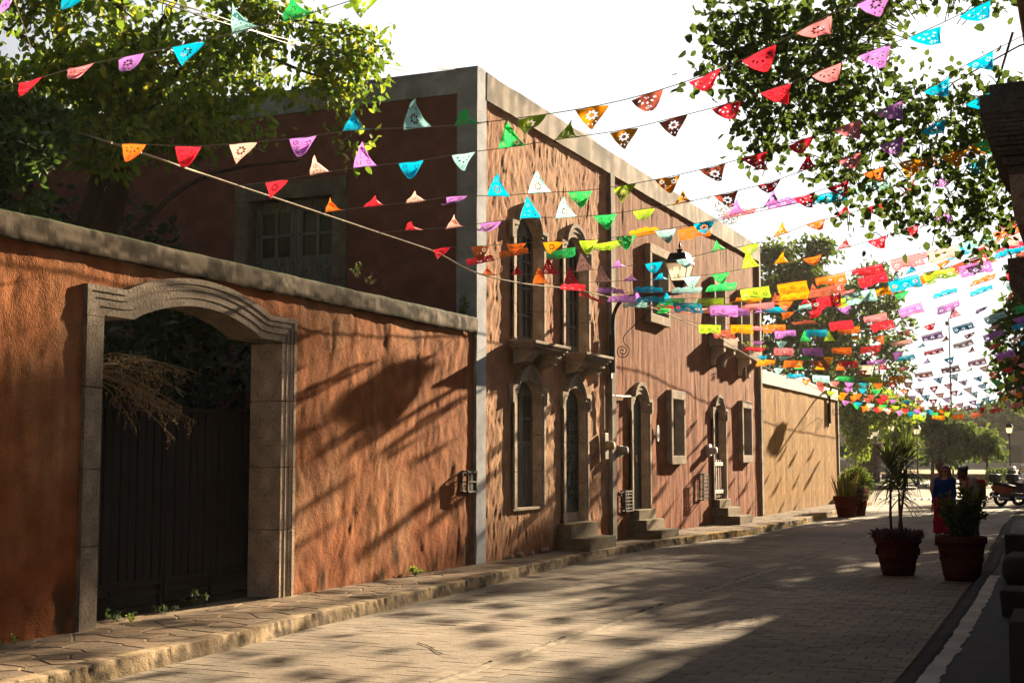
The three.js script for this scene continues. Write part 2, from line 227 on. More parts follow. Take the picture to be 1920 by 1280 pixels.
{                                                                    // left pavement: irregular flagstones set in pale mortar
  struct('pavement', strip((z) => WX - 0.4, (z) => kerbX(z) - 0.13, -2, -54, 0.1475, 160), std([0.29, 0.215, 0.15], 0.95, { map: mottleC, bumpMap: gritB, bumpScale: 0.012 }));
  const base = scene.children[scene.children.length - 1], R = rngOf(23), S = 0.36, seeds = [], cells = [];
  for (let z = -5.5; z > -54; z -= S) { const w = kerbX(z) - 0.1 - (WX - 0.3), n = Math.max(2, Math.round(w / S)); for (let i = 0; i < n; i++) seeds.push([WX - 0.3 + (i + 0.5 + (R() - 0.5) * 0.75) * w / n, z + (R() - 0.5) * S * 0.8]); }
  for (const s of seeds) {
    const a = WX - 0.02, b = kerbX(s[1]) - 0.15; let P = [[a, s[1] - 0.4], [b, s[1] - 0.4], [b, s[1] + 0.4], [a, s[1] + 0.4]];
    for (const o of seeds) { if (o === s || Math.abs(o[1] - s[1]) > 1.2) continue; const mx = (s[0] + o[0]) / 2, mz = (s[1] + o[1]) / 2, nx = o[0] - s[0], nz = o[1] - s[1], l = Math.hypot(nx, nz), f = (p) => ((p[0] - mx) * nx + (p[1] - mz) * nz) / l + 0.007; const out = []; for (let i = 0; i < P.length; i++) { const p = P[i], q = P[(i + 1) % P.length], fp = f(p), fq = f(q); if (fp <= 0) out.push(p); if ((fp < 0) !== (fq < 0)) { const t = fp / (fp - fq); out.push([lerp(p[0], q[0], t), lerp(p[1], q[1], t)]); } } P = out; if (P.length < 3) break; }
    if (P.length < 3) continue; let A = 0; P.forEach((p, i) => { const q = P[(i + 1) % P.length]; A += p[0] * q[1] - q[0] * p[1]; }); if (Math.abs(A) < 0.02) continue;
    const c = P.reduce((u, p) => [u[0] + p[0] / P.length, u[1] + p[1] / P.length], [0, 0]); const [px, , D] = pix(V(c[0], 0.15, c[1])); cells.push({ P, c, D: px > -60 && px < 1950 ? D : 1e6 + D, A });
  }
  cells.sort((a, b) => a.D - b.D);
  const tone = [[0.22, 0.162, 0.116], [0.20, 0.148, 0.108], [0.235, 0.172, 0.122], [0.195, 0.15, 0.112]], mats = tone.map((c) => std(c, 0.85, { map: mottleC, bumpMap: gritB, bumpScale: 0.007 }));
  const slab = (q) => { const h = R() * 0.003, sgn = q.A > 0 ? 1 : -1, P = [], tx = (R() - 0.5) * 0.008, tz = (R() - 0.5) * 0.012, Y = (p, y) => y + (p[0] - q.c[0]) * tx + (p[1] - q.c[1]) * tz, ins = (p) => { const l = Math.hypot(p[0] - q.c[0], p[1] - q.c[1]), k = Math.max(0, l - 0.014) / l; return [q.c[0] + (p[0] - q.c[0]) * k, q.c[1] + (p[1] - q.c[1]) * k]; };
    for (let i = 0; i < q.P.length; i++) { let a = q.P[i], b = q.P[(i + 1) % q.P.length]; if (sgn > 0) [a, b] = [b, a]; const ia = ins(a), ib = ins(b), y = 0.152 + h, y1 = 0.146 + h; P.push(q.c[0], y + 0.001, q.c[1], ia[0], Y(ia, y), ia[1], ib[0], Y(ib, y), ib[1]); P.push(ia[0], Y(ia, y), ia[1], a[0], Y(a, y1), a[1], b[0], Y(b, y1), b[1], ia[0], Y(ia, y), ia[1], b[0], Y(b, y1), b[1], ib[0], Y(ib, y), ib[1]); P.push(a[0], Y(a, y1), a[1], a[0], 0.12, a[1], b[0], 0.12, b[1], a[0], Y(a, y1), a[1], b[0], 0.12, b[1], b[0], Y(b, y1), b[1]); }
    return P; };
  const rest = [];
  cells.forEach((q, i) => { const P = slab(q); if (i < 300) mesh('flagstone', geoOf(P), mats[Math.floor(R() * 4)], base); else rest.push(...P); });
  if (rest.length) stuff(mesh('flagstones', geoOf(rest), mats[0], base));
}

// ───────── plastered walls: sheets with their real relief ─────────
function wallSheet({ X, z0, z1, y0, y1, dz, dy, h, c, holes = [] }) {
  const nz = Math.round(Math.abs(z1 - z0) / dz), ny = Math.round((y1 - y0) / dy), P = [], C = [], U = [], I = [];
  for (let j = 0; j <= ny; j++) for (let i = 0; i <= nz; i++) { const z = lerp(z0, z1, i / nz), y = lerp(y0, y1, j / ny), hh = h(z, y); P.push(X + hh, y, z); C.push(...c(z, y, hh)); U.push(-z, y); }
  for (let j = 0; j < ny; j++) for (let i = 0; i < nz; i++) { const z = lerp(z0, z1, (i + 0.5) / nz), y = lerp(y0, y1, (j + 0.5) / ny); if (holes.some((f) => f(z, y))) continue; const a = j * (nz + 1) + i; I.push(a, a + 1, a + nz + 2, a, a + nz + 2, a + nz + 1); }
  const g = new THREE.BufferGeometry(); g.setAttribute('position', new THREE.Float32BufferAttribute(P, 3)); g.setAttribute('color', new THREE.Float32BufferAttribute(C, 3)); g.setAttribute('uv', new THREE.Float32BufferAttribute(U, 2)); g.setIndex(I); g.computeVertexNormals(); return g;
}
const inRect = (za, zb, ya, yb) => (z, y) => z < za && z > zb && y > ya && y < yb;
const inArch = (za, zb, ya, ys, yc) => (z, y) => { if (z >= za || z <= zb || y <= ya) return false; const u = (z - (za + zb) / 2) / ((za - zb) / 2); return y < ys + (yc - ys) * Math.sqrt(Math.max(0, 1 - u * u)); };

// a moulded stone head: a run of fasciae between an inner and an outer outline, in (u, v), u to the right along the wall, w outwards
function headRun(inner, outer, bands, back, i0, i1) {
  const P = [], q = (a, b, c, d) => P.push(...a, ...b, ...c, ...a, ...c, ...d), pt = (i, t, w) => [lerp(inner[i][0], outer[i][0], t), lerp(inner[i][1], outer[i][1], t), w];
  for (let i = i0; i < i1; i++) {
    const j = i + 1; bands.forEach(([t0, t1, w], k) => {
      q(pt(i, t0, w), pt(j, t0, w), pt(j, t1, w), pt(i, t1, w));
      const lower = k ? bands[k - 1][2] : -back; q(pt(i, t0, w), pt(i, t0, lower), pt(j, t0, lower), pt(j, t0, w));
      if (k === bands.length - 1) q(pt(i, t1, w), pt(j, t1, w), pt(j, t1, -0.04), pt(i, t1, -0.04));
    });
  }
  for (const [i, s] of [[i0, 1], [i1, -1]]) for (const [t0, t1, w] of bands) { const a = pt(i, t0, w), b = pt(i, t1, w), c = pt(i, t1, -back), d = pt(i, t0, -back); s > 0 ? q(a, b, c, d) : q(d, c, b, a); }
  const g = new THREE.BufferGeometry(); g.setAttribute('position', new THREE.Float32BufferAttribute(P, 3)); g.computeVertexNormals(); return uvm(g);
}
const onWall = (g, X, z, y = 0) => g.rotateY(Math.PI / 2).translate(X, y, z);          // (u, v, w) -> the wall plane

function rebase(t, x, y, z) { const p = V(x, y, z); t.position.copy(p); for (const c of t.children) c.position.sub(p); return t; }
// weathered terracotta wash: damp foot, washed-out proud places
const RED = [0.32, 0.12, 0.049], PALE = [0.43, 0.238, 0.132], DARKR = [0.17, 0.055, 0.022];
function washA(z, y, h) {
  const n = fbm(z * 0.9, y * 0.8, 4, 201), s = fbm(z * 3.5, y * 0.5, 4, 203);
  let c = mix3(RED, PALE, clamp(sstep(0.42, 0.7, n) * 0.6 + h * 7)); c = mix3(c, DARKR, sstep(0.52, 0.72, s) * 0.45);
  const foot = sstep(1.5, 0.2, y + (fbm(z * 2.2, 7, 3, 205) - 0.5) * 1.3); c = mix3(c, [0.30, 0.085, 0.03], foot * 0.6);
  const grime = sstep(0.55, 0.75, fbm(z * 2.6, y * 2.2, 4, 207)) * sstep(1.1, 0.25, y); return mix3(c, [0.05, 0.04, 0.025], grime * 0.75);
}
function washB(z, y, h) {
  const n = fbm(z * 1.2, y * 0.7, 4, 211); let c = mix3([0.35, 0.155, 0.082], [0.54, 0.32, 0.185], clamp(sstep(0.35, 0.7, n) * 0.5 + sstep(-0.01, 0.03, h) * 0.6));
  const foot = sstep(0.75, 0.2, y + (fbm(z * 3, 2, 3, 213) - 0.5) * 0.6); c = mix3(c, [0.40, 0.15, 0.06], foot * 0.5); return c;
}
function washC(z, y, h) {
  const n = fbm(z * 1.0, y * 0.35, 4, 221), s = fbm(z * 6, y * 0.8, 4, 223); let c = mix3(mix3([0.30, 0.10, 0.046], [0.25, 0.096, 0.044], sstep(2, 6, y)), mix3([0.34, 0.13, 0.06], [0.29, 0.122, 0.057], sstep(2, 6, y)), sstep(0.35, 0.7, n)); c = mix3(c, [0.21, 0.075, 0.042], sstep(0.5, 0.75, s) * 0.5);
  const foot = sstep(1.0, 0.2, y + (fbm(z * 2, 3, 3, 225) - 0.5) * 0.8); return mix3(c, [0.27, 0.085, 0.042], foot * 0.6);
}
// drips: lumps drawn out downwards
const hB = (z, y) => { const w = z + (fbm(z * 1.4, y * 0.9, 3, 231) - 0.5) * 0.7, big = fbm(w * 1.3, y * 0.5, 3, 233) - 0.5, r = 1 - Math.abs(2 * fbm(w * 4.4, y * 2.6 + w * 0.9, 3, 235) - 1), f = fbm(w * 15, y * 8, 3, 237) - 0.5, k = 1 - Math.abs(2 * fbm(w * 8.5 + y, y * 4.6, 2, 239) - 1); return big * 0.020 + (r - 0.75) * 0.014 + f * 0.015 + (k - 0.7) * 0.013 + (fbm(w * 30, y * 15, 2, 238) - 0.5) * 0.005; };
const hC = (z, y) => { const w = z + (fbm(z * 1.5, y * 0.6, 3, 241) - 0.5) * 0.35, m = sstep(0.40, 0.52, fbm(z * 0.75, y * 0.22, 3, 243)), st = fbm(w * 8.5, y * 1.3, 3, 245) - 0.5, f = fbm(w * 19, y * 2.4, 2, 247) - 0.5, r = 1 - Math.abs(2 * fbm(w * 2.6, y * 0.55, 2, 249) - 1); return m * 0.014 + (st * 0.012 + f * 0.009) * lerp(0.35, 1, 1 - m * 0.8) + (r - 0.8) * 0.012; };
const hA = (z, y) => { const w = z + (fbm(z * 1.2, y * 0.8, 3, 251) - 0.5) * 0.5, big = fbm(w * 1.1, y * 0.45, 3, 253) - 0.5, mid = fbm(w * 3.2, y * 1.8, 3, 255) - 0.5, dent = Math.pow(1 - Math.abs(2 * fbm(w * 1.8, y * 1.1, 3, 257) - 1), 4), f = fbm(w * 9, y * 5.5, 3, 259) - 0.5; return big * 0.042 + mid * 0.024 - dent * 0.010 + f * 0.013 + (fbm(w * 22, y * 14, 2, 260) - 0.5) * 0.006; };

// ───────── garden wall with its gateway ─────────
const GA = -10.47, GB = -13.62, GS = 3.15;                            // gateway: near and far edge, springing
{
  const t = thing('garden_wall', 'rough terracotta garden wall with grey stone gateway, left of the tall house', 'wall');
  const gw = GA - GB, crown = (u) => { const a = (u - 0.45) / (gw - 0.9); return a <= 0 || a >= 1 ? 0 : Math.pow(Math.sin(Math.PI * a), 0.8) * 0.24; };
  mesh('wall_face', wallSheet({ X: WX, z0: -2.5, z1: -19.1, y0: -0.05, y1: 3.72, dz: 0.034, dy: 0.04, h: hA, c: washA, holes: [(z, y) => z < GA + 0.1 && z > GB - 0.1 && y < GS + 0.1 + crown(GA - z)] }), M.plaster, t);
  const solid = new THREE.Shape([[2.5, -0.1], [-GA - 0.05, -0.1], [-GA - 0.05, 3.5], [-GB + 0.05, 3.5], [-GB + 0.05, -0.1], [19.08, -0.1], [19.08, 3.7], [2.5, 3.7]].map(([x, y]) => new THREE.Vector2(x, y)));
  mesh('wall_core', uvm(new THREE.ExtrudeGeometry(solid, { depth: 0.3, bevelEnabled: false }).rotateY(Math.PI / 2).translate(WX - 0.4, 0, 0)), std([0.3, 0.13, 0.07], 0.9, { bumpMap: gritB, bumpScale: 0.006 }), t);
  // coping
  const n = 900, prof = [[0.03, 3.70], [0.055, 3.715], [0.058, 3.77], [0.06, 3.82], [0.061, 3.88], [0.062, 3.93], [0.04, 3.955], [-0.18, 3.97], [-0.42, 3.955], [-0.44, 3.70]], K = prof.length, P = [], C = [], I = [];
  for (let i = 0; i <= n; i++) { const z = lerp(-2.5, -19.09, i / n); for (let j = 0; j < K; j++) { const nz = (fbm(z * 3, j * 2.3, 3, 261) - 0.5) * 0.02; P.push(WX + prof[j][0] + nz, prof[j][1] + nz * 0.8, z); const moss = sstep(0.40, 0.56, 0.5 * fbm(z * 2.2, j * 0.5, 4, 263) + 0.5 * fbm(z * 9, j * 1.1, 3, 264)), str = sstep(0.46, 0.64, fbm(z * 7, j * 0.35, 4, 265)) * sstep(0.35, 0.6, fbm(z * 0.8, 5, 3, 266)); let c = mix3([0.125, 0.098, 0.072], [0.026, 0.018, 0.010], moss); c = mix3(c, [0.34, 0.28, 0.22], str * (j < 5 ? 0.7 : 0.05)); if (j > 5) c = mix3(c, [0.06, 0.095, 0.04], 0.75); C.push(...c); } if (i) for (let j = 0; j < K - 1; j++) { const a = (i - 1) * K + j; I.push(a, a + K, a + 1, a + 1, a + K, a + K + 1); } }
  const g = new THREE.BufferGeometry(); g.setAttribute('position', new THREE.Float32BufferAttribute(P, 3)); g.setAttribute('color', new THREE.Float32BufferAttribute(C, 3)); g.setIndex(I); g.computeVertexNormals(); mesh('coping', uvm(g), M.painted, t);
  // gateway stones: moulded head in seven pieces, jambs of three stones each
  const head = new THREE.Group(); head.name = 'gate_surround'; t.add(head);
  const inner = [], outer = [], N = 56, E = 0.28;
  inner.push([0, GS - 0.02]); outer.push([-E, GS - 0.02]); inner.push([0, GS]); outer.push([-E, 3.43]);
  for (let i = 0; i <= N; i++) { const u = gw * i / N, a = clamp((u - 0.32) / (gw - 0.64)); inner.push([u, GS + crown(u)]); outer.push([u, 3.43 + (a <= 0 || a >= 1 ? 0 : Math.pow(Math.sin(Math.PI * a), 0.75) * 0.25)]); }
  inner.push([gw, GS]); outer.push([gw + E, 3.43]); inner.push([gw, GS - 0.02]); outer.push([gw + E, GS - 0.02]);
  const bands = [[0, 0.30, 0.018], [0.30, 0.58, 0.027], [0.58, 0.80, 0.036], [0.80, 1, 0.046]], cuts = [0, 9, 21, 31, 43, 51, N + 4];
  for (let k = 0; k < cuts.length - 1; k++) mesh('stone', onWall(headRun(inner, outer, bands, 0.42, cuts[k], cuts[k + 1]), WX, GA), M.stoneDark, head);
  for (const [u0, u1, flip] of [[-E, 0, 0], [gw, gw + E, 1]]) for (const [a, b] of [[0.0, 0.93], [0.938, 1.66], [1.668, 2.44], [2.448, GS - 0.026]]) {
    const c = flip ? [[u0, 0.018], [u0 + 0.085, 0.027], [u0 + 0.16, 0.036], [u0 + 0.22, 0.046]] : [[u1, 0.018], [u1 - 0.085, 0.027], [u1 - 0.16, 0.036], [u1 - 0.22, 0.046]];
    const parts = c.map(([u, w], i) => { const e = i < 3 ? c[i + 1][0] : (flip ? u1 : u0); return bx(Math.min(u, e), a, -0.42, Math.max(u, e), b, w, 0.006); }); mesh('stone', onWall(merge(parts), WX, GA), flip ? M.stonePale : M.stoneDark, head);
  }
}
{                                                                    // the dark sheet-metal gate
  const t = thing('metal_gate', 'dark ribbed sheet metal gate closed inside the stone gateway', 'gate'), X = WX - 0.56, w = (GA - GB + 0.3) / 2;
  for (const k of [0, 1]) {
    const za = GA - k * w - 0.01, zb = za - w + 0.02, R = [];
    const leaf = mesh('gate_leaf', merge([bx(X - 0.02, 0.42, za, X + 0.02, 0.48, zb), bx(X - 0.02, 2.28, za, X + 0.02, 2.34, zb), bx(X - 0.03, 0.08, za, X + 0.03, 2.34, za - 0.05), bx(X - 0.03, 0.08, zb + 0.05, X + 0.03, 2.34, zb), bx(X - 0.015, 0.20, za, X + 0.015, 0.225, zb), bx(X - 0.015, 0.32, za, X + 0.015, 0.345, zb), bx(X - 0.012, 0.08, (za + zb) / 2, X + 0.012, 0.42, (za + zb) / 2 - 0.025)]), M.gate, t);
    for (let i = 0; i < 12; i++) { const a = za - 0.05 - i * (w - 0.12) / 12, b = a - (w - 0.12) / 12 + 0.022; mesh('rib', bx(X - 0.012, 0.48, a, X + 0.012 + (i % 2) * 0.006, 2.28, b, 0.004), M.gate, leaf); }
    mesh('handle', tube([V(X + 0.03, 1.28, (k ? za : zb) + (k ? -0.10 : 0.10)), V(X + 0.07, 1.28, (k ? za : zb) + (k ? -0.10 : 0.10)), V(X + 0.07, 1.40, (k ? za : zb) + (k ? -0.10 : 0.10)), V(X + 0.03, 1.40, (k ? za : zb) + (k ? -0.10 : 0.10))], 0.008), M.gate, leaf);
  }
  rebase(t, X, 0.08, (GA + GB) / 2);
  struct('courtyard', uvm(new THREE.PlaneGeometry(26, 32).rotateX(-Math.PI / 2).translate(WX - 13.3, 0.10, -12)), M.soil);
}

// ───────── the two-storey house ─────────
const HZ0 = -19.1, HZ1 = -38.9, HTOP = 7.95;
const house = thing('street_house', 'tall two-storey terracotta house with arched windows and grey corner trim', 'house');
const OP = {                                                        // openings: near z, far z, foot, springing, crown
  w1: [-20.72, -21.82, 3.76, 5.55, 5.90], w2: [-23.02, -24.12, 3.78, 5.55, 5.90], lw: [-20.74, -21.80, 0.96, 2.80, 3.10], ld: [-23.02, -24.02, 0.62, 2.78, 3.08], d3: [-26.96, -27.95, 0.70, 2.86, 3.14], d4: [-33.55, -34.55, 0.76, 2.88, 3.16],
};
{
  const hA_ = Object.values(OP).map(([a, b, c, d, e]) => inArch(a + 0.06, b - 0.06, c - 0.04, d, e + 0.06));
  const rects = { w3: [-29.46, -30.62, 1.65, 3.33], w4: [-36.2, -37.4, 1.68, 3.36], uw3: [-27.95, -29.45, 4.73, 6.45], ud4: [-33.4, -34.6, 4.8, 6.4], uw5: [-36.2, -37.4, 4.72, 6.38] };
  const hR = Object.values(rects).map(([a, b, c, d]) => inRect(a - 0.08, b + 0.08, c + 0.08, d - 0.08));
  mesh('front_wall', wallSheet({ X: WX - 0.01, z0: HZ0 - 0.1, z1: -25.6, y0: -0.05, y1: 7.6, dz: 0.028, dy: 0.045, h: hB, c: washB, holes: hA_ }), M.plaster, house);
  mesh('front_wall', wallSheet({ X: WX - 0.02, z0: -25.6, z1: HZ1, y0: -0.05, y1: 7.6, dz: 0.035, dy: 0.06, h: hC, c: washC, holes: [...hA_, ...hR] }), M.comb, house);
  // trim
  const streak = (x, y, z) => { const s = fbm(z * 5 + x * 5, y * 0.6, 4, 271), m = fbm(z * 1.5 + x, y * 2, 4, 273); return mix3(mix3([0.44, 0.385, 0.33], [0.15, 0.125, 0.10], sstep(0.42, 0.62, s) * 0.8), [0.07, 0.058, 0.045], sstep(0.42, 0.6, m) * sstep(7.45, 7.9, y) * 0.85); };
  const grey = (x, y, z) => { const s = fbm(z * 3 + x * 3, y * 0.8, 4, 275); return mix3([0.50, 0.52, 0.58], [0.33, 0.33, 0.36], sstep(0.4, 0.75, s) * 0.7 + sstep(7.4, 7.95, y) * 0.35 * s); };
  const sub = (x0, y0, z0, x1, y1, z1, fn) => { const a = new THREE.BoxGeometry(x1 - x0, y1 - y0, z1 - z0, Math.max(1, Math.round((x1 - x0) / 0.12)), Math.max(1, Math.round((y1 - y0) / 0.12)), Math.max(1, Math.round((z1 - z0) / 0.12))).translate((x0 + x1) / 2, (y0 + y1) / 2, (z0 + z1) / 2); const g = uvm(a), p = g.attributes.position; for (let i = 0; i < p.count; i++) { const z = p.getZ(i), y = p.getY(i), n = (fbm(z * 2.5, y * 2.5, 3, 277) - 0.5) * 0.018; p.setX(i, p.getX(i) + n); p.setY(i, y + (p.getY(i) > y1 - 0.01 ? n : 0)); } return paint(g, fn); };
  mesh('parapet_band', sub(WX - 0.32, 7.50, -38.9, WX + 0.055, 7.95, -19.44, streak), M.painted, house);
  mesh('corner_pilaster', sub(WX - 0.31, 0, -19.44, WX + 0.045, 7.965, -19.08, grey), M.painted, house);
  mesh('pilaster', sub(WX - 0.1, 0.1, -25.72, WX + 0.075, 7.51, -25.47, streak), M.painted, house);
  mesh('pilaster', sub(WX - 0.3, 0.1, -38.93, WX + 0.06, 7.51, -38.72, streak), M.painted, house);
  mesh('side_band', sub(-26, 7.56, -19.40, WX - 0.31, 7.955, -19.085, grey), M.painted, house);
  const sideCol = (x, y, z) => mix3([0.36, 0.145, 0.118], [0.27, 0.112, 0.092], fbm(x * 0.8, y * 0.8, 4, 279));
  const sd = []; const sw = (x0, x1, y0, y1) => sd.push(new THREE.BoxGeometry(x1 - x0, y1 - y0, 0.3, 14, 10, 1).translate((x0 + x1) / 2, (y0 + y1) / 2, -19.27));
  sw(-26, -13.02, 0, 7.57); sw(-11.36, WX - 0.305, 0, 7.57); sw(-13.02, -11.36, 6.14, 7.57); sw(-13.02, -11.36, 0, 2.6);
  mesh('side_wall', paint(uvm(merge(sd)), sideCol), M.painted, house);
  mesh('rear_wall', bx(-26.3, 0, -38.9, -26, 7.9, -19.1), std([0.3, 0.13, 0.09]), house);
  mesh('end_wall', bx(-26, 0, -38.9, WX - 0.31, 7.9, -38.6), std([0.3, 0.13, 0.09]), house);
  mesh('roof', bx(-26, 7.35, -38.6, WX - 0.32, 7.5, -19.42), M.far, house);
  mesh('inner_wall', bx(WX - 3, 0, -38.6, WX - 2.85, 7.35, -19.42), std([0.05, 0.045, 0.04]), house);
  // stone-framed arched openings
  function arched(key, name, leafKind, head = M.stone) {
    const [za, zb, y0, ys, yc] = OP[key], w = za - zb, J = 0.17, E = 0.27, wd = new THREE.Group(); wd.name = kidName(house, name); house.add(wd);
    const inner = [[0, ys - 0.1], [0, ys - 0.03]], outer = [[-E, ys - 0.1], [-E, ys + 0.2]], N = 18;
    for (let i = 0; i <= N; i++) { const a = Math.PI * i / N; inner.push([w / 2 * (1 - Math.cos(a)), ys + (yc - ys) * Math.sin(a)]); outer.push([w / 2 - (w / 2 - 0.02) * Math.cos(a), ys + 0.2 + (yc + 0.26 - ys - 0.2) * Math.pow(Math.sin(a), 1.25)]); }
    inner.push([w, ys - 0.03], [w, ys - 0.1]); outer.push([w + E, ys + 0.2], [w + E, ys - 0.1]);
    const bands = [[0, 0.35, 0.03], [0.35, 0.68, 0.05], [0.68, 1, 0.072]]; for (const [a, b] of [[0, 7], [7, 15], [15, N + 4]]) mesh('stone', onWall(headRun(inner, outer, bands, 0.3, a, b), WX, za), head, wd);
    const hs = [y0, y0 + (ys - 0.1 - y0) * 0.34, y0 + (ys - 0.1 - y0) * 0.7, ys - 0.1];
    for (const [u0, u1, e] of [[-J, 0, 1], [w, w + J, 0]]) for (let k = 0; k < 3; k++) { const a = hs[k] + (k ? 0.006 : 0), b = hs[k + 1] - 0.003; mesh('stone', onWall(merge([bx(u0, a, -0.3, u1, b, 0.03, 0.006), bx(e ? u0 : u1 - 0.09, a, -0.05, e ? u0 + 0.09 : u1, b, 0.055, 0.006)]), WX, za), M.stonePale, wd); }
    if (key === 'lw') mesh('sill', onWall(bx(-J, y0 - 0.05, -0.3, w + J, y0 - 0.002, 0.03, 0.008), WX, za), M.stonePale, wd);
    const X = -0.13, top = yc - 0.02;
    if (leafKind === 'door') {                                       // dark iron-grille door
      const d = mesh('door_leaf', onWall(bx(0.0, y0 + 0.17, X - 0.05, w, top, X), WX, za), M.woodDark, wd); mesh('threshold', onWall(bx(0, y0 - 0.02, X - 0.05, w, y0 + 0.165, X + 0.04), WX, za), M.stonePale, wd);
      const sc = []; for (let r = 0; r < 11; r++) for (let c = 0; c < 5; c++) { const u = 0.12 + c * (w - 0.24) / 4, v = y0 + 0.5 + r * 0.19; if (v > ys) continue; sc.push(new THREE.TorusGeometry(0.062, 0.008, 5, 10).translate(u, v, X + 0.02), bx(u - 0.006, v - 0.1, X + 0.012, u + 0.006, v + 0.1, X + 0.024)); } sc.push(bx(0.02, y0 + 0.2, X, 0.06, ys, X + 0.03), bx(w - 0.06, y0 + 0.2, X, w - 0.02, ys, X + 0.03)); mesh('grille', onWall(merge(sc), WX, za), std([0.05, 0.048, 0.045], 0.5, { metalness: 0.5 }), wd);
    } else if (leafKind === 'dark') {
      mesh('door_leaf', onWall(merge([bx(0.0, y0, X - 0.05, w, top, X), bx(w / 2 - 0.02, y0, X, w / 2 + 0.02, ys, X + 0.02)]), WX, za), M.woodDark, wd); mesh('handle', onWall(bx(w / 2 + 0.04, y0 + 1.0, X, w / 2 + 0.06, y0 + 1.16, X + 0.05, 0.006), WX, za), M.chrome, wd);
    } else {
      const half = w / 2;
      for (const s of [0, 1]) {
        const u0 = s * half, u1 = u0 + half, lowTop = leafKind === 'casement' ? y0 + 0.02 : y0 + 1.08, F = [bx(u0, y0, X - 0.04, u0 + 0.07, top, X), bx(u1 - 0.05, y0, X - 0.04, u1, top, X), bx(u0 + 0.07, y0, X - 0.04, u1 - 0.05, y0 + 0.1, X - 0.003)]; const rows = leafKind === 'casement' ? 4 : 2, rh = (ys + 0.1 - lowTop) / rows;
        if (leafKind === 'panelled') { F.push(bx(u0 + 0.07, y0 + 0.1, X - 0.035, u1 - 0.05, lowTop, X - 0.015), bx(u0 + 0.07, lowTop - 0.05, X - 0.04, u1 - 0.05, lowTop + 0.04, X - 0.003)); for (const q of [0.18, 0.34]) F.push(bx(u0 + q, y0 + 0.12, X - 0.02, u0 + q + 0.02, lowTop - 0.06, X - 0.008)); }
        for (let r = 0; r < rows; r++) { const a = lowTop + r * rh; F.push(bx(u0 + 0.07, a + rh - 0.04, X - 0.04, u1 - 0.05, a + rh, X - 0.003)); if (leafKind === 'casement') F.push(bx(u0 + half / 2 - 0.01, a, X - 0.035, u0 + half / 2 + 0.015, a + rh, X - 0.005)); mesh('pane', onWall(bx(u0 + 0.06, a + 0.02, X - 0.03, u1 - 0.04, a + rh - 0.03, X - 0.024), WX, za), M.darkGlass, wd); }
        mesh('window_leaf', onWall(merge(F), WX, za), M.wood, wd);
      }
      mesh('fanlight', onWall(bx(0, ys + 0.05, X - 0.05, w, yc + 0.02, X - 0.012), WX, za), M.wood, wd);
    }
    return wd;
  }
  arched('w1', 'balcony_window', 'casement'); arched('w2', 'balcony_window', 'casement'); arched('lw', 'arched_window', 'panelled'); arched('ld', 'door', 'door'); arched('d3', 'door', 'dark'); arched('d4', 'door', 'dark');
  // square, boldly framed windows
  function framed([za, zb, y0, y1], name, back, louv) {
    const wd = new THREE.Group(); wd.name = kidName(house, name); house.add(wd); const w = za - zb, F = 0.2, O = 0.12;
    const st = [bx(0, y1 - F, -0.3, w, y1, O, 0.012), bx(0, y0, -0.3, w, y0 + F, O, 0.012), bx(0, y0 + F + 0.003, -0.3, 0.14, y1 - F - 0.003, O - 0.004, 0.012), bx(w - 0.14, y0 + F + 0.003, -0.3, w, y1 - F - 0.003, O - 0.004, 0.012)];
    for (const g of st) mesh('stone', onWall(g, WX, za), M.stone, wd);
    mesh('lining', onWall(bx(w - 0.152, y0 + F + 0.004, -0.12, w - 0.142, y1 - F - 0.004, O - 0.02), WX, za), std([0.50, 0.49, 0.50], 0.8, { map: stoneC }), wd);
    mesh('shutter', onWall(bx(0.13, y0 + 0.19, -0.14, w - 0.13, y1 - 0.19, -0.11), WX, za), back, wd);
    if (louv) for (let k = 0; k < 10; k++) { const v = y0 + 0.3 + k * (y1 - y0 - 0.55) / 10; mesh('slat', onWall(bx(0.15, v, -0.108, w * 0.45, v + 0.03, -0.06), WX, za), louv, wd); }
  }
  const grP = std([0.28, 0.27, 0.265], 0.8, { map: stoneC });
  framed(rects.w3, 'framed_window', grP, std([0.16, 0.17, 0.15])); framed(rects.w4, 'framed_window', grP); framed(rects.uw3, 'framed_window', std([0.10, 0.10, 0.105], 0.7), M.louvre); framed(rects.ud4, 'framed_window', grP); framed(rects.uw5, 'framed_window', grP);
  // balcony slabs on consoles
  for (const [za, zb, y] of [[-20.5, -22.1, 3.72], [-22.95, -24.4, 3.70]]) {
    const w = za - zb, b = mesh('balcony_slab', onWall(merge([rough(bx(-0.02, y - 0.055, -0.02, w + 0.02, y, 0.47, 0.012), 0.03, 6, 281), rough(bx(0.02, y - 0.11, -0.02, w - 0.02, y - 0.05, 0.43, 0.01), 0.02, 6, 283), bx(0.06, y - 0.15, -0.02, w - 0.06, y - 0.105, 0.38, 0.01)]), WX, za), M.stone, house);
    for (const [a, e] of [[0.12, 0.42], [w - 0.42, w - 0.12]]) { const s = new THREE.Shape([[0, 0], [0.34, 0], [0.34, -0.07], [0.30, -0.10], [0.25, -0.14], [0.24, -0.18], [0.16, -0.2], [0, -0.24]].map(([x, yy]) => new THREE.Vector2(x, yy))); const g = uvm(new THREE.ExtrudeGeometry(s, { depth: e - a, bevelEnabled: false })); mesh('console', g.translate(WX, y - 0.15, za - e), M.stone, b); }
  }
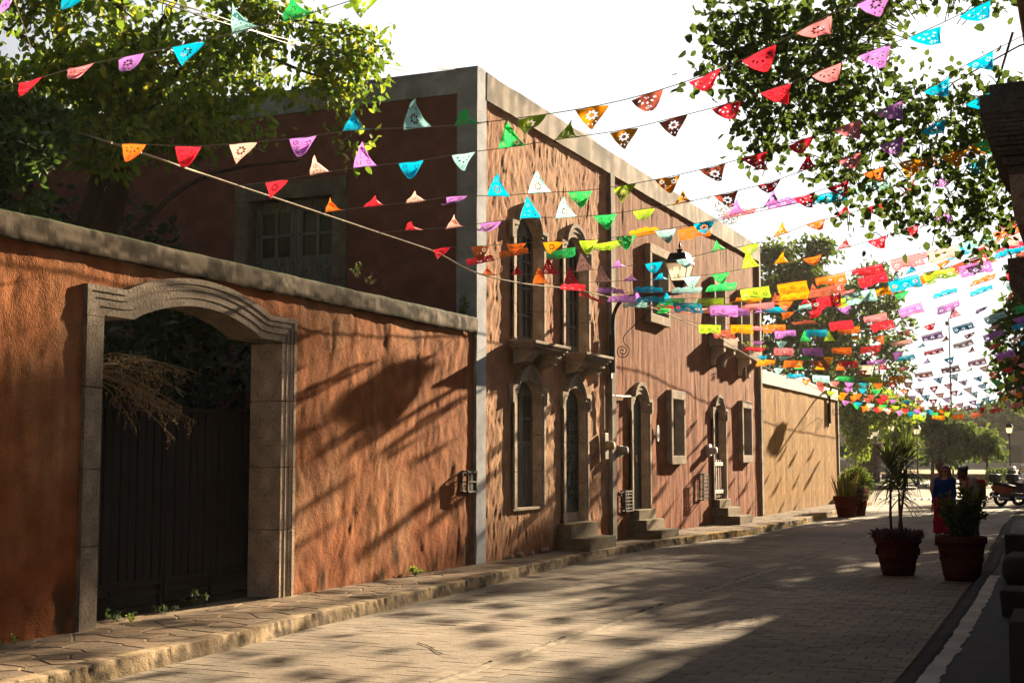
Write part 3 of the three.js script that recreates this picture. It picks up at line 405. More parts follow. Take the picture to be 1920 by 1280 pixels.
  for (const [za, zb, y] of [[-33.3, -34.75, 4.86], [-36.1, -37.5, 4.74]]) {
    const w = za - zb, b = mesh('planter_box', onWall(rough(bx(0, y - 0.26, -0.02, w, y, 0.36, 0.015), 0.03, 5, 285), WX, za), M.stonePale, house);
    for (const a of [0.12, w - 0.3]) { const s = new THREE.Shape([[0, 0], [0.33, 0], [0.33, -0.12], [0.30, -0.16], [0.20, -0.18], [0.12, -0.24], [0.08, -0.34], [0.07, -0.44], [0, -0.46]].map(([x, yy]) => new THREE.Vector2(x, yy))); mesh('console', uvm(new THREE.ExtrudeGeometry(s, { depth: 0.18, bevelEnabled: false })).translate(WX, y - 0.26, za - a - 0.18), M.stonePale, b); }
  }
  // courtyard-side window with its shutter doors
  const sw2 = new THREE.Group(); sw2.name = kidName(house, 'side_door'); house.add(sw2); const Zs = -19.1, fm = M.stoneDark;
  for (const g of [bx(-13.28, 6.1, Zs - 0.25, -11.1, 6.4, Zs + 0.05, 0.01), bx(-11.37, 2.9, Zs - 0.25, -11.1, 4.7, Zs + 0.05, 0.01), bx(-11.37, 4.706, Zs - 0.25, -11.1, 6.094, Zs + 0.05, 0.01), bx(-13.28, 2.9, Zs - 0.25, -13.01, 4.7, Zs + 0.05, 0.01), bx(-13.28, 4.706, Zs - 0.25, -13.01, 6.094, Zs + 0.05, 0.01)]) mesh('stone', g, fm, sw2);
  for (const [a, b] of [[-13.0, -12.2], [-12.19, -11.38]]) {
    const z = Zs - 0.2, F = [bx(a, 2.8, z - 0.05, a + 0.12, 6.1, z), bx(b - 0.12, 2.8, z - 0.05, b, 6.1, z), bx(a + 0.12, 5.92, z - 0.05, b - 0.12, 6.1, z - 0.003), bx(a + 0.12, 4.98, z - 0.05, b - 0.12, 5.16, z - 0.003), bx(a + 0.12, 5.5, z - 0.045, b - 0.12, 5.55, z - 0.005), bx((a + b) / 2 - 0.03, 5.16, z - 0.045, (a + b) / 2 + 0.03, 5.92, z - 0.008), bx(a + 0.12, 2.8, z - 0.05, b - 0.12, 4.98, z - 0.03), bx(a + 0.12, 4.84, z - 0.03, b - 0.12, 4.98, z - 0.01), bx(a + 0.12, 2.8, z - 0.03, a + 0.24, 4.84, z - 0.01), bx(b - 0.24, 2.8, z - 0.03, b - 0.12, 4.84, z - 0.01)];
    mesh('door_leaf', merge(F), std([0.27, 0.28, 0.29], 0.8, { map: woodC }), sw2); mesh('stud', merge([[a + 0.06, 5.05], [b - 0.06, 5.05], [a + 0.06, 5.53], [b - 0.06, 5.53], [a + 0.2, 4.9], [b - 0.2, 4.9]].map(([x, y]) => new THREE.SphereGeometry(0.018, 6, 4).translate(x, y, z + 0.004))), M.iron, sw2);
    for (const [p, q] of [[a + 0.12, (a + b) / 2 - 0.03], [(a + b) / 2 + 0.03, b - 0.12]]) for (const [r, s] of [[5.16, 5.5], [5.55, 5.92]]) mesh('pane', bx(p, r, z - 0.04, q, s, z - 0.034), M.darkGlass, sw2);
  }
  const hump = new THREE.CylinderGeometry(1.0, 1.0, 0.3, 24, 1, false, 0, Math.PI).rotateZ(Math.PI / 2).rotateY(Math.PI / 2); 
  mesh('roof_gable', uvm(new THREE.ExtrudeGeometry((() => { const s = new THREE.Shape(); s.moveTo(-1.05, 0); for (let i = 0; i <= 20; i++) { const a = Math.PI * (1 - i / 20); s.lineTo(1.05 * Math.cos(a), 0.15 + 0.42 * Math.sin(a)); } s.lineTo(1.05, 0); return s; })(), { depth: 0.3, bevelEnabled: false }).rotateY(Math.PI / 2).translate(-9.75, 7.95, -26.1)), std([0.05, 0.05, 0.055], 0.8), house);
  mesh('parapet_inner', bx(-9.5, 7.5, -38.6, -9.12, 7.9, -19.42), M.far, house);
  rebase(house, WX, 0, (HZ0 + HZ1) / 2);
}
// ───────── the ochre wall beyond ─────────
{
  const t = thing('yellow_wall', 'ochre plastered wall with pale coping beyond the terracotta house', 'wall'), X = WX - 0.06;
  const hY = (z, y) => (fbm(z * 9, y * 0.5, 3, 291) - 0.5) * 0.010 + (fbm(z * 1.2, y * 0.5, 3, 293) - 0.5) * 0.03;
  const cY = (z, y) => { const s = fbm(z * 7, y * 0.35, 4, 295), n = fbm(z * 0.7, y * 0.7, 3, 297); let c = mix3([0.385, 0.20, 0.045], [0.33, 0.16, 0.034], sstep(0.42, 0.68, s)); c = mix3(c, [0.42, 0.235, 0.065], sstep(0.5, 0.7, n) * 0.5); return mix3(c, [0.36, 0.21, 0.09], sstep(0.7, 0.15, y + (n - 0.5) * 0.5) * 0.6); };
  mesh('wall_face', wallSheet({ X, z0: -38.9, z1: -52, y0: -0.05, y1: 4.0, dz: 0.05, dy: 0.08, h: hY, c: cY }), M.comb, t);
  mesh('wall_core', bx(X - 0.35, -0.05, -51.98, X - 0.04, 4.0, -38.92), M.far, t);
  mesh('coping', rough(bx(X - 0.42, 3.98, -52.05, X + 0.06, 4.38, -38.93, 0.02), 0.02, 2, 299), M.greyPaint, t);
  mesh('end_pier', bx(X - 0.4, 0, -52.2, X + 0.05, 3.98, -51.98, 0.01), M.stone, t); rebase(t, X, 0, -45.5);
}

// ───────── steps, meters, vents and other wall fixtures ─────────
const stepCol = (x, y, z) => mix3([0.85, 0.80, 0.72], [0.22, 0.21, 0.19], sstep(0.42, 0.68, fbm(x * 3 + z * 3, y * 5, 4, 301)));
function steps(label, z0, list) {
  const t = thing('door_steps', label, 'steps', [WX, 0.14, z0], 0, 'concrete steps up to the house doors');
  for (const [dz, w, out, y0, y1] of list) mesh('step', paint(rough(bx(-0.05, y0 - 0.14, -dz - w, out, y1 - 0.14, -dz, 0.012), 0.012, 6, 303), stepCol), M.step, t);
}
steps('two low dark concrete steps below the iron grille door left of the lantern', -22.62, [[0, 1.42, 0.27, 0.1, 0.615], [0, 1.42, 0.62, 0.1, 0.365]]);
steps('three pale concrete steps below the first dark door right of the lantern', -26.72, [[0.15, 1.15, 0.16, 0.1, 0.72], [0.02, 1.25, 0.36, 0.1, 0.52], [0, 1.28, 0.68, 0.1, 0.32]]);
steps('three concrete steps below the door with the wooden baby gate', -33.25, [[0.2, 1.15, 0.16, 0.1, 0.76], [0.1, 1.25, 0.40, 0.1, 0.56], [0, 1.35, 0.72, 0.1, 0.36]]);
{
  const t = thing('wooden_gate', 'low orange wooden slat gate across the doorway above the last steps', 'gate', [WX - 0.02, 0.8, -34.05]);
  for (let k = 0; k < 5; k++) mesh('slat', bx(-0.012, 0, -0.47 + k * 0.215, 0.012, 0.95, -0.39 + k * 0.215, 0.004), M.woodOrange, t);
  for (const y of [0.1, 0.8]) mesh('rail', bx(0.013, y, -0.5, 0.035, y + 0.09, 0.5, 0.004), M.woodOrange, t);
}
{
  const m = thing('electric_meter', 'round electric meter on a pale back box beside the second corner pilaster', 'meter box', [WX + 0.08, 2.0, -25.0]);
  mesh('back_box', bx(-0.06, -0.24, -0.10, 0.04, 0.27, 0.10, 0.012), std([0.26, 0.23, 0.185], 0.7), m);
  mesh('dial', lathe([[0.0, 0.15], [0.065, 0.15], [0.085, 0.11], [0.09, 0.02], [0.10, 0]], 20).rotateZ(-Math.PI / 2).translate(0.04, 0.03, 0), std([0.36, 0.30, 0.16], 0.7), m);
  mesh('conduit', tube([V(-0.02, 0.34, 0), V(-0.02, 1.2, 0)], 0.02), std([0.3, 0.27, 0.24]), m);
  const n = thing('electric_meter', 'round electric meter mounted low right of the pilaster near the first dark door', 'meter box', [WX + 0.05, 1.92, -25.95]);
  mesh('back_box', bx(-0.06, -0.11, -0.10, 0.05, 0.12, 0.10, 0.012), std([0.2, 0.18, 0.15], 0.7), n); mesh('dial', lathe([[0, 0.13], [0.065, 0.13], [0.08, 0.10], [0.085, 0.02], [0.10, 0]], 20).rotateZ(-Math.PI / 2).translate(0.05, 0.02, 0), std([0.22, 0.2, 0.17], 0.7), n);
  const o = thing('electric_meter', 'round electric meter left of the doorway with the wooden gate', 'meter box', [WX + 0.03, 1.98, -32.95]);
  mesh('back_box', bx(-0.06, -0.13, -0.13, 0.05, 0.15, 0.13, 0.012), std([0.4, 0.38, 0.34], 0.6), o); mesh('dial', lathe([[0, 0.16], [0.07, 0.16], [0.085, 0.12], [0.09, 0.02], [0.10, 0]], 20).rotateZ(-Math.PI / 2).translate(0.05, 0.0, 0), std([0.4, 0.37, 0.32], 0.35), o);
  const p = thing('wall_plaque', 'small pale oval plaque on the wall between door and framed window', 'plaque', [WX + 0.03, 2.33, -28.62]);
  mesh('plate', lathe([[0, 0.022], [0.10, 0.022], [0.115, 0.01], [0.115, 0]], 20).rotateZ(-Math.PI / 2).scale(1, 1.5, 1), std([0.55, 0.50, 0.44], 0.4), p);
  mesh('rim', new THREE.TorusGeometry(0.112, 0.008, 6, 24).rotateY(Math.PI / 2).scale(1, 1.5, 1).translate(0.02, 0, 0), std([0.4, 0.36, 0.3], 0.4), p);
  const c = thing('wall_cable', 'short white cable running along the wall from pilaster to first dark door', 'cable'); mesh('cable', tube([onx(1148, 741, WX + 0.06), onx(1165, 743, WX + 0.05), onx(1182, 743, WX + 0.05)], 0.018), std([0.6, 0.55, 0.47], 0.6), c); rebase(c, WX, 3.0, -26.3);
}
function ventGrille(label, z, y, w, h, d, rows, cols) {
  const t = thing('vent_grille', label, 'grille', [WX, y, z], 0, 'iron box grilles low on the walls');
  const F = []; for (const x of [0.02, d]) F.push(bx(x - 0.012, -h / 2, -w / 2, x + 0.012, -h / 2 + 0.025, w / 2), bx(x - 0.012, h / 2 - 0.025, -w / 2, x + 0.012, h / 2, w / 2), bx(x - 0.012, -h / 2, -w / 2, x + 0.012, h / 2, -w / 2 + 0.025), bx(x - 0.012, -h / 2, w / 2 - 0.025, x + 0.012, h / 2, w / 2)); for (const s of [-1, 1]) for (const r of [-1, 1]) F.push(bx(0, s * h / 2 - 0.012, r * (w / 2 - 0.012) - 0.012, d, s * h / 2 + 0.012, r * (w / 2 - 0.012) + 0.012)); mesh('frame', merge(F), std([0.05, 0.045, 0.035], 0.7), t);
  for (let k = 1; k < rows; k++) mesh('bar', bx(d - 0.008, -h / 2 + k * h / rows - 0.009, -w / 2, d + 0.01, -h / 2 + k * h / rows + 0.009, w / 2), std([0.06, 0.05, 0.04], 0.7), t);
  for (let k = 1; k < cols; k++) mesh('bar', bx(d - 0.014, -h / 2, -w / 2 + k * w / cols - 0.009, d - 0.002, h / 2, -w / 2 + k * w / cols + 0.009), std([0.06, 0.05, 0.04], 0.7), t);
  for (const s of [-1, 1]) for (let k = 1; k < rows; k += 2) mesh('bar', bx(0, -h / 2 + k * h / rows - 0.007, s * w / 2 - 0.007, d, -h / 2 + k * h / rows + 0.007, s * w / 2 + 0.007), std([0.06, 0.05, 0.04], 0.7), t);
}
ventGrille('small dark barred box at the right end of the garden wall', -18.78, 1.42, 0.34, 0.32, 0.11, 2, 7);
ventGrille('square barred grille left of the first dark door, low on the house wall', -26.36, 0.92, 0.46, 0.42, 0.11, 6, 3);
ventGrille('narrow barred grille beside the doorway with the wooden gate', -32.15, 1.1, 0.42, 0.62, 0.16, 7, 3);
{                                                                    // loose rubble at the foot of the peeling plaster
  const pl = [[1008, 1026, 0.17], [994, 1036, 0.07], [985, 1040, 0.05], [962, 1044, 0.06], [948, 1047, 0.05], [1516, 944, 0.14], [1532, 942, 0.10], [1104, 1024, 0.05]];
  const labels = ['large dark stone leaning at the foot of the house wall left of the steps', 'small stone just left of the large dark stone at the house wall', 'second small stone left of the large dark stone at the wall foot', 'pale rubble stone under the arched window at the wall foot', 'pale rubble stone nearest the grey corner at the wall foot', 'left stone at the foot of the yellow wall', 'right stone at the foot of the yellow wall', 'small stone in front of the dark concrete steps'];
  pl.forEach(([px, py, r], i) => { const p = i === 7 ? V(-8.25, 0.15, -23.9) : ony(px, py, 0.15); const g = rough(new THREE.IcosahedronGeometry(r, 2).scale(1, i ? 0.8 : 1.15, 1), r * 1.5, 0.55 / r, 311 + i, 0.5); g.computeBoundingBox(); const s = mesh('stone', g.translate(0, -g.boundingBox.min.y - r * 0.25, 0), i === 0 ? std([0.07, 0.055, 0.045], 0.95) : M.stonePale); s.position.set(i < 5 ? WX + r * 0.5 : i < 7 ? WX + 0.08 : p.x, 0.15, p.z); tag(s, labels[i], 'stone'); });
}

// ───────── lanterns ─────────
const paneM = thin([0.97, 0.93, 0.84], 0.62, { roughness: 0.8 }), lampIron = M.iron;
function lanternParts(t, x, y, z) {                                  // a square lantern standing on (x, y, z)
  const fr = (r0, r1, h, y0) => { const g = new THREE.CylinderGeometry(r1 * Math.SQRT2, r0 * Math.SQRT2, h, 4, 1, false, Math.PI / 4).toNonIndexed(); g.computeVertexNormals(); return g.translate(x, y + y0 + h / 2, z); };
  mesh('lantern_base', merge([cyl(0.045, 0.055, 0.08).translate(x, y + 0.04, z), fr(0.055, 0.135, 0.16, 0.08)]), lampIron, t);
  const b = 0.135, u = 0.215, y0 = y + 0.245, y1 = y + 0.575;
  for (let k = 0; k < 4; k++) { const c = Math.cos(k * Math.PI / 2), s = Math.sin(k * Math.PI / 2), R = (a, h, w) => V(x + c * a - s * w, h, z + s * a + c * w); const A = R(b, y0, -b), B = R(b, y0, b), C = R(u, y1, u), D = R(u, y1, -u); const g = new THREE.BufferGeometry().setFromPoints([A, B, C, A, C, D]); g.computeVertexNormals(); mesh('glass_pane', g, paneM, t); }
  const F = []; for (const s of [-1, 1]) for (const r of [-1, 1]) F.push(tube([V(x + s * b, y0, z + r * b), V(x + s * u, y1, z + r * u)], 0.011, 1, 5)); F.push(fr(0.145, 0.145, 0.018, 0.238), fr(0.232, 0.235, 0.02, 0.572)); mesh('lantern_frame', merge(F), std([0.55, 0.48, 0.36], 0.5), t);
  mesh('lantern_burner', lathe([[0.010, 0], [0.014, 0.06], [0.055, 0.09], [0.06, 0.13], [0.03, 0.2], [0.012, 0.30]], 12).translate(x, y + 0.24, z), std([0.25, 0.22, 0.17], 0.5), t);
  mesh('lantern_roof', merge([fr(0.225, 0.165, 0.17, 0.592), fr(0.165, 0.15, 0.03, 0.762), cyl(0.05, 0.05, 0.08).translate(x, y + 0.82, z), cyl(0.065, 0.06, 0.03).translate(x, y + 0.86, z)]), lampIron, t);
  mesh('finial', lathe([[0.012, 0], [0.014, 0.03], [0.03, 0.06], [0.02, 0.10], [0.001, 0.16]], 8).translate(x, y + 0.87, z), lampIron, t);
}
const spiral = (cx, cy, r0, r1, a0, turns, plane = (u, v) => V(u, v, 0)) => { const P = []; for (let i = 0; i <= 30; i++) { const t = i / 30, a = a0 + t * turns * 2 * Math.PI, r = lerp(r0, r1, t); P.push(plane(cx + r * Math.cos(a), cy + r * Math.sin(a))); } return P; };
function wallLantern(label, x, y, z) {
  const t = thing('wall_lantern', label, 'wall lamp', [x, y, z], 0, 'black wall lanterns on curved brackets');
  const arm = [V(0.07, 0, 0), V(0.07, 0.6, 0), V(0.07, 1.05, 0), V(0.12, 1.25, 0), V(0.22, 1.40, 0), V(0.38, 1.49, 0), V(0.55, 1.51, 0), V(0.9, 1.515, 0), V(1.42, 1.515, 0)];
  mesh('bracket', merge([tube(arm, 0.038, 40, 8), bx(0, -0.12, -0.05, 0.04, 0.75, 0.05, 0.01)]), lampIron, t);
  const P = [...spiral(0.26, 0.42, 0.02, 0.15, 0, 2.2).slice(0, 31)]; const S = P.concat([V(0.3, 0.72, 0), V(0.6, 1.0, 0), V(0.88, 1.22, 0)]); mesh('scroll', tube(S, 0.009, 140, 5), lampIron, t);
  mesh('scroll', tube(spiral(0.80, 1.34, 0.025, 0.15, 0.5, 1.8), 0.009, 90, 5), lampIron, t);
  lanternParts(t, 1.45, 1.50, 0); return t;
}
wallLantern('black wall lantern on a curved bracket at the pilaster of the terracotta house', WX + 0.07, 3.47, -25.36);
wallLantern('far wall lantern on a curved bracket near the end of the yellow wall', WX - 0.05, 3.08, -50.1);
function streetLamp(label, p, h, post) {
  const t = thing('street_lamp', label, 'street lamp', [p.x, 0.12, p.z], 0, 'black lamp posts around the plaza');
  mesh('post', lathe([[0.12, 0], [0.12, 0.25], [0.075, 0.32], [0.06, 0.7], [0.05, 1.0], [0.038, h - 0.95], [0.06, h - 0.9]], 10), lampIron, t); lanternParts(t, 0, h - 0.95, 0); return t;
}

// ───────── ropes, cables and the flag strings ─────────
const ROPE = [[-3, 4.68], [-9.8, 4.65], [-12, 4.63], [-16.4, 4.60], [-17.9, 4.46], [-19.2, 4.51], [-22.5, 4.74], [-26.2, 4.86], [-31, 4.76], [-34.7, 4.48], [-37.2, 4.28], [-41.7, 4.16], [-48.5, 3.9], [-58, 3.75]];
const ropeY = (z) => poly(ROPE, z), RX = -8.2;
{
  const t = thing('support_rope', 'pale twisted rope along the left house fronts that carries the flag strings', 'rope'); const P = []; P.push(at(60, 215, 17.5), at(131, 243, 16)); for (let z = -10.3; z >= -58; z -= 0.9) P.push(V(RX, ropeY(z), z)); const r = mesh('rope', tube(P, 0.011, 160, 6), M.cord, t); const K = []; for (let z = -9.8; z > -56; z -= 0.42) K.push(new THREE.SphereGeometry(0.0135, 5, 4).translate(RX, ropeY(z), z)); mesh('twist', merge(K), std([0.5, 0.45, 0.36], 0.9), t); rebase(t, RX, ropeY(-20), -20);
  const w = thing('overhead_cable', 'dark double cable from the roof corner to the tree at upper left', 'cable'); const A = V(-9.1, 7.97, -19.1), B = at(410, 40, 14.5), C = at(700, 112, 19); for (const d of [0, 0.05]) mesh('wire', tube([A, A.clone().lerp(C, 0.6).add(V(0, -0.06 - d, 0)), C.clone().add(V(0, -d, 0)), at(540, 74, 16.5).add(V(0, -d, 0)), B.clone().add(V(0, d, 0)), at(200, -30, 13)], 0.008, 60, 5), M.cable, w); rebase(w, A.x, A.y, A.z);
}
// paper: pennants and wide banners with cut-out flowers
const FLAGC = { r: [0.62, 0.02, 0.04], o: [0.80, 0.17, 0.02], y: [0.76, 0.27, 0.005], l: [0.33, 0.52, 0.03], g: [0.03, 0.50, 0.12], t: [0.0, 0.36, 0.62], b: [0.30, 0.60, 0.62], p: [0.42, 0.16, 0.55], k: [0.70, 0.20, 0.24], w: [0.74, 0.40, 0.35], m: [0.33, 0.08, 0.05] };
const FLAGN = { r: 'red', o: 'orange', y: 'amber', l: 'lime green', g: 'green', t: 'turquoise', b: 'pale blue', p: 'purple', k: 'pink', w: 'pale pink', m: 'maroon' };
const flagM = Object.fromEntries(Object.entries(FLAGC).map(([k, c]) => [k, thin(c.map((v) => v * 0.8), 0.45)]));
const hole = (pts) => { const p = new THREE.Path(); pts.forEach(([x, y], i) => (i ? p.lineTo(x, y) : p.moveTo(x, y))); p.closePath(); return p; };
const petal = (cx, cy, a, r0, r1, w) => hole([[r0, 0], [lerp(r0, r1, 0.4), w], [r1, 0], [lerp(r0, r1, 0.4), -w]].map(([u, v]) => [cx + u * Math.cos(a) - v * Math.sin(a), cy + u * Math.sin(a) + v * Math.cos(a)]));
function flower(cx, cy, r, n) { const o = []; for (let i = 0; i < n; i++) o.push(petal(cx, cy, (i + 0.5) / n * 2 * Math.PI, r * 0.3, r, r * 0.23)); return o; }
const W = 0.275, H = 0.28;
function flatFlag(kind, v) {                                          // hangs down from y = 0, in metres
  const s = new THREE.Shape(), n = 8;
  if (kind === 'tri') {
    const e = []; for (let i = 0; i <= n; i++) e.push([-W / 2 + W * i / n, 0]); for (let i = 1; i <= n; i++) e.push([lerp(W / 2, 0, i / n), lerp(0, -H, i / n) - (i % 2 && i < n ? 0.004 : 0)]); for (let i = 1; i < n; i++) e.push([lerp(0, -W / 2, i / n), lerp(-H, 0, i / n)]);
    e.forEach(([x, y], i) => (i ? s.lineTo(x, y) : s.moveTo(x, y))); s.closePath();
    if (v === 0) s.holes.push(...flower(0, -0.085, 0.058, 8), ...[-1, 0, 1].map((k) => petal(k * 0.028, -0.175 + Math.abs(k) * 0.018, -1.57 + k * 0.4, 0, 0.034, 0.007)));
    else if (v === 1) s.holes.push(...flower(-0.062, -0.052, 0.034, 6), ...flower(0.062, -0.052, 0.034, 6), ...[0, 1, 2, 3].flatMap((k) => [-1, 1].map((q) => petal(q * 0.018, -0.10 - k * 0.032, -1.57 + q * 0.9, 0, 0.026, 0.007))));
    else s.holes.push(...[0, 1, 2, 3, 4].map((k) => petal(0, -0.03, -0.25 - k * 0.66, 0.05, 0.085, 0.012)), ...flower(0, -0.03, 0.024, 5).slice(2, 5), ...flower(0, -0.165, 0.034, 6));
  } else {
    const w = 0.6, h = 0.30, sc = 4, e = []; for (let i = 0; i <= 12; i++) e.push([-w / 2 + w * i / 12, 0]); for (let i = 1; i < 5; i++) e.push([w / 2, -h * i / 5]); for (let k = 0; k < sc; k++) for (let i = 0; i < 5; i++) { const t = (k + i / 5) / sc; e.push([w / 2 - w * t, -h + 0.035 - 0.05 * Math.sin(Math.PI * (i / 5))]); } for (let i = 0; i < 5; i++) e.push([-w / 2, -h + 0.035 + (h - 0.035) * i / 5]);
    e.forEach(([x, y], i) => (i ? s.lineTo(x, y) : s.moveTo(x, y))); s.closePath();
    for (let k = 0; k < 3; k++) s.holes.push(...flower(-0.2 + k * 0.2, -0.135 - (v + k) % 2 * 0.03, 0.062, 7)); for (let k = 0; k < 13; k++) s.holes.push(petal(-0.27 + k * 0.045, -0.018, -1.57, 0, 0.036, 0.009)); for (const k of [-1, 0, 1, 2]) for (const q of [-1, 1]) s.holes.push(petal(-0.1 + k * 0.2 - 0.1 * 0 + q * 0.018 - (k === 2 ? 0.0 : 0), -0.20, -1.57 + q * 0.7, 0, 0.03, 0.009)); for (let k = 0; k < 4; k++) s.holes.push(...flower(-0.225 + k * 0.15, -0.245, 0.022, 5));
  }
  return new THREE.ShapeGeometry(s);
}
const FLAT = { tri: [0, 1, 2].map((v) => flatFlag('tri', v)), rect: [0, 1].map((v) => flatFlag('rect', v)) };
// blown by the wind: curled round the string by an angle that grows towards the free edge
function blown(kind, v, pose, seed) {
  const g = FLAT[kind][v].clone(), p = g.attributes.position, R = rngOf(seed), L = kind === 'tri' ? H : 0.30, w = kind === 'tri' ? W : 0.6;
  const lim = { h: [8, 40, 0.06], s: [15, 55, 0.10], n: [70, 125, 0.10], f: [120, 195, 0.05], d: [20, 80, -0.10] }[pose]; const a0 = rad(lim[0] + R() * 14), a1 = rad(lim[1] + R() * 30), sk = lim[2] * (0.5 + R()), ph = R() * 6, tw = (R() - 0.35) * 1.1;
  for (let i = 0; i < p.count; i++) { const x = p.getX(i), q = Math.min(1, -p.getY(i) / L); let yy = 0, zz = 0; const n = 8; for (let k = 0; k < n; k++) { const f = (k + 0.5) / n * q, a = lerp(a0, a1, f * (1 + tw * x / w)) ; yy -= Math.cos(a) * q * L / n; zz += Math.sin(a) * q * L / n; } const c = 0.022 * Math.sin(x / w * 6.5 + ph) * (0.25 + q) + 0.012 * Math.sin(x / w * 13 + q * 5 + ph * 2) * q; p.setXYZ(i, x + sk * q * q * (pose === 'f' ? -0.6 : 1), yy + c * Math.sin(a1) * 0.6, zz + c); }
  g.computeVertexNormals(); return g;
}
const FG = {}; for (const kind of ['tri', 'rect']) for (const pose of 'hsnfd') { const m = []; for (let v = 0; v < FLAT[kind].length; v++) for (let q = 0; q < 2; q++) m.push(blown(kind, v, pose, 400 + v * 7 + q * 3 + pose.charCodeAt(0))); FG[kind + pose] = m; }
let fseed = 0;
function garland(label, z, flags, pts, group = 'strings of paper flags across the street') {
  const t = thing('flag_string', label, 'bunting', [RX, ropeY(z), z], 0, undefined); t.userData.group = group; const o = t.position;
  mesh('cord', tube(pts.map((p) => p.clone().sub(o)), 0.0042, pts.length * 3, 5), M.cord, t);
  for (const f of flags) {
    const R = rngOf(7000 + fseed++), L = FG[f.kind + f.pose], m = mesh('flag', L[Math.floor(R() * L.length)], flagM[f.c], t, `${FLAGN[f.c]} paper ${f.kind === 'tri' ? 'pennant' : 'banner'}`);
    m.position.copy(f.p).sub(o); m.position.y -= 0.004; m.rotation.set(0, (R() - 0.5) * 0.3 + (f.turn || 0), f.roll + (R() - 0.5) * 0.08); m.scale.set((f.flip ? -1 : 1) * (f.s || 1), f.s || 1, f.s || 1);
  }
}
// strings read off the photograph: pixel of each flag's place on the string, colour, pose
function seen(label, z, text, ends, kind = 'tri', s = 1) {
  const fl = text.trim().split(/\s+/).map((w) => { const [, x, y, c, q] = /^(-?\d+),(-?\d+)([a-z])([hsnfd]?)$/.exec(w); return { p: onz(+x, +y, z), c, pose: q || 's', kind, s }; });
  const P = [...ends.slice(0, 1), ...fl.map((f) => f.p), ...ends.slice(1)]; fl.forEach((f, i) => { const a = P[i], b = P[i + 2] || f.p; f.roll = Math.atan2(b.y - a.y, b.x - a.x); }); garland(label, z, fl, P);
}
const endR = (z, y = 6.0) => V(1.5, y, z), endL = (z) => V(RX, ropeY(z), z);
seen('flag string nearest the camera at the top left corner, purple, turquoise, pale blue pennants', -7.9, '12,-8ph 140,-22th 278,-42bh', [V(-7.4, 4.9, -7.9), V(0.5, 5.6, -7.9)], 'tri', 1.15);
seen('flag string across the upper left tree, red pennants left and a lime one at right', -9.0, '57,150rs 152,123ks 245,104ph 352,82th 463,55bn 562,32gn 685,-8lh 818,-38yh', [onz(-40, 170, -9), V(-1, 6.4, -9), V(1.5, 6.9, -9)], 'tri', 1.08);
seen('flag string tied above the gateway, orange, red and pale pink pennants at its left end', -9.85, '250,269oh 352,274rh 455,268wh 568,257ph 668,243tn 783,239bf 880,232gn 996,218ls 1110,200yh 1213,176mh 1322,140rs 1423,97rh 1527,44kh 1640,-8ph', [endL(-9.85), V(1.5, 5.9, -9.85)]);
seen('flag string starting with a red pennant before the side door, turquoise ones at its right', -11.8, '518,339rh 602,324wn 685,312pf 771,303th 870,287bs 960,275gf 1062,259ln 1170,243yh 1262,221mh 1362,195rh 1455,164rh 1550,128kh 1640,93ph 1735,58th 1828,14th', [endL(-11.8), V(1.5, 6.4, -11.8)]);
seen('flag string that starts above the garden wall coping with a small orange pennant', -13.5, '628,395on 702,386rn 782,378wn 856,367pd 935,367tf 1012,361bf 1088,358gh 1171,347lh 1252,332yh 1337,312ms 1415,290rs 1501,263rs 1590,233kh 1668,199ph 1757,158th 1838,108th', [endL(-13.5), V(1.5, 6.6, -13.5)]);
seen('flag string that starts at the grey corner pilaster with red and pale pink pennants', -14.9, '778,430rn 853,426wn 920,416pd 995,408tf 1062,407bf 1135,402gh 1207,392ls 1280,380yn 1362,362ms 1443,342rs 1514,317rn 1593,292ks 1672,264ph 1750,234th 1835,183th', [endL(-14.9), V(1.5, 6.5, -14.9)]);
seen('flag string low at the house corner, red and orange pennants before the balcony windows', -16.4, '828,464rs 900,461oh 968,456os 1036,453ys 1104,450lh 1174,442gh 1248,430bh 1320,416ts 1385,400pn 1448,384pn 1510,366rs 1572,345rs 1640,318os 1706,300yh 1786,288yh 1850,262gh', [endL(-16.4), V(1.5, 6.2, -16.4)]);
seen('flag string above the balcony slabs, wide green and lime banners on its left part', -17.3, '905,492rn 965,478on 1052,467gs 1140,453ls 1212,440yn 1300,424oh 1385,404kn 1470,386pn 1550,362th 1635,340bh 1722,305yh 1815,275yh', [endL(-17.3), V(1.5, 6.1, -17.3)], 'rect', 0.70);
seen('flag string of folded small pennants passing just over the wall lantern roof', -18.2, '918,515on 972,514rn 1032,513rf 1097,507wf 1163,500pn 1226,492th 1286,484bs 1348,469gn 1406,459ls 1465,440yn 1530,415os 1580,404rn 1642,384rs 1705,362kn 1765,335ps 1830,305th', [endL(-18.2), V(1.5, 6.0, -18.2)]);
seen('flag string of small pennants crossing in front of the wall lantern glass', -19.4, '1014,531of 1073,530rf 1132,528wf 1184,526pn 1240,523tn 1297,518bh 1351,512gs 1409,501lf 1466,493yn 1524,481os 1582,465kn 1645,447rs 1706,425rh 1768,400ps 1830,372ts', [endL(-19.4), V(1.5, 5.9, -19.4)]);
seen('flag string just below the wall lantern with lime, amber and orange banners beyond it', -20.8, '1076,544rn 1150,549pn 1217,547tn 1286,549bn 1350,545gn 1415,539lh 1485,529yh 1557,516oh 1625,500rs 1698,481kh 1768,466wh 1832,446bh 1895,424rn', [endL(-20.8), V(1.5, 5.7, -20.8)], 'rect', 0.76);
seen('flag string with a large turquoise banner before the square window at the lantern', -22.0, '1112,560rn 1165,566pn 1222,566tn 1290,568th 1358,572ph 1425,568ks 1490,562yn 1548,556rh 1612,546bh 1694,521th 1760,506lh 1828,493ph 1890,478tn', [endL(-22), V(1.5, 5.6, -22)], 'rect', 0.8);
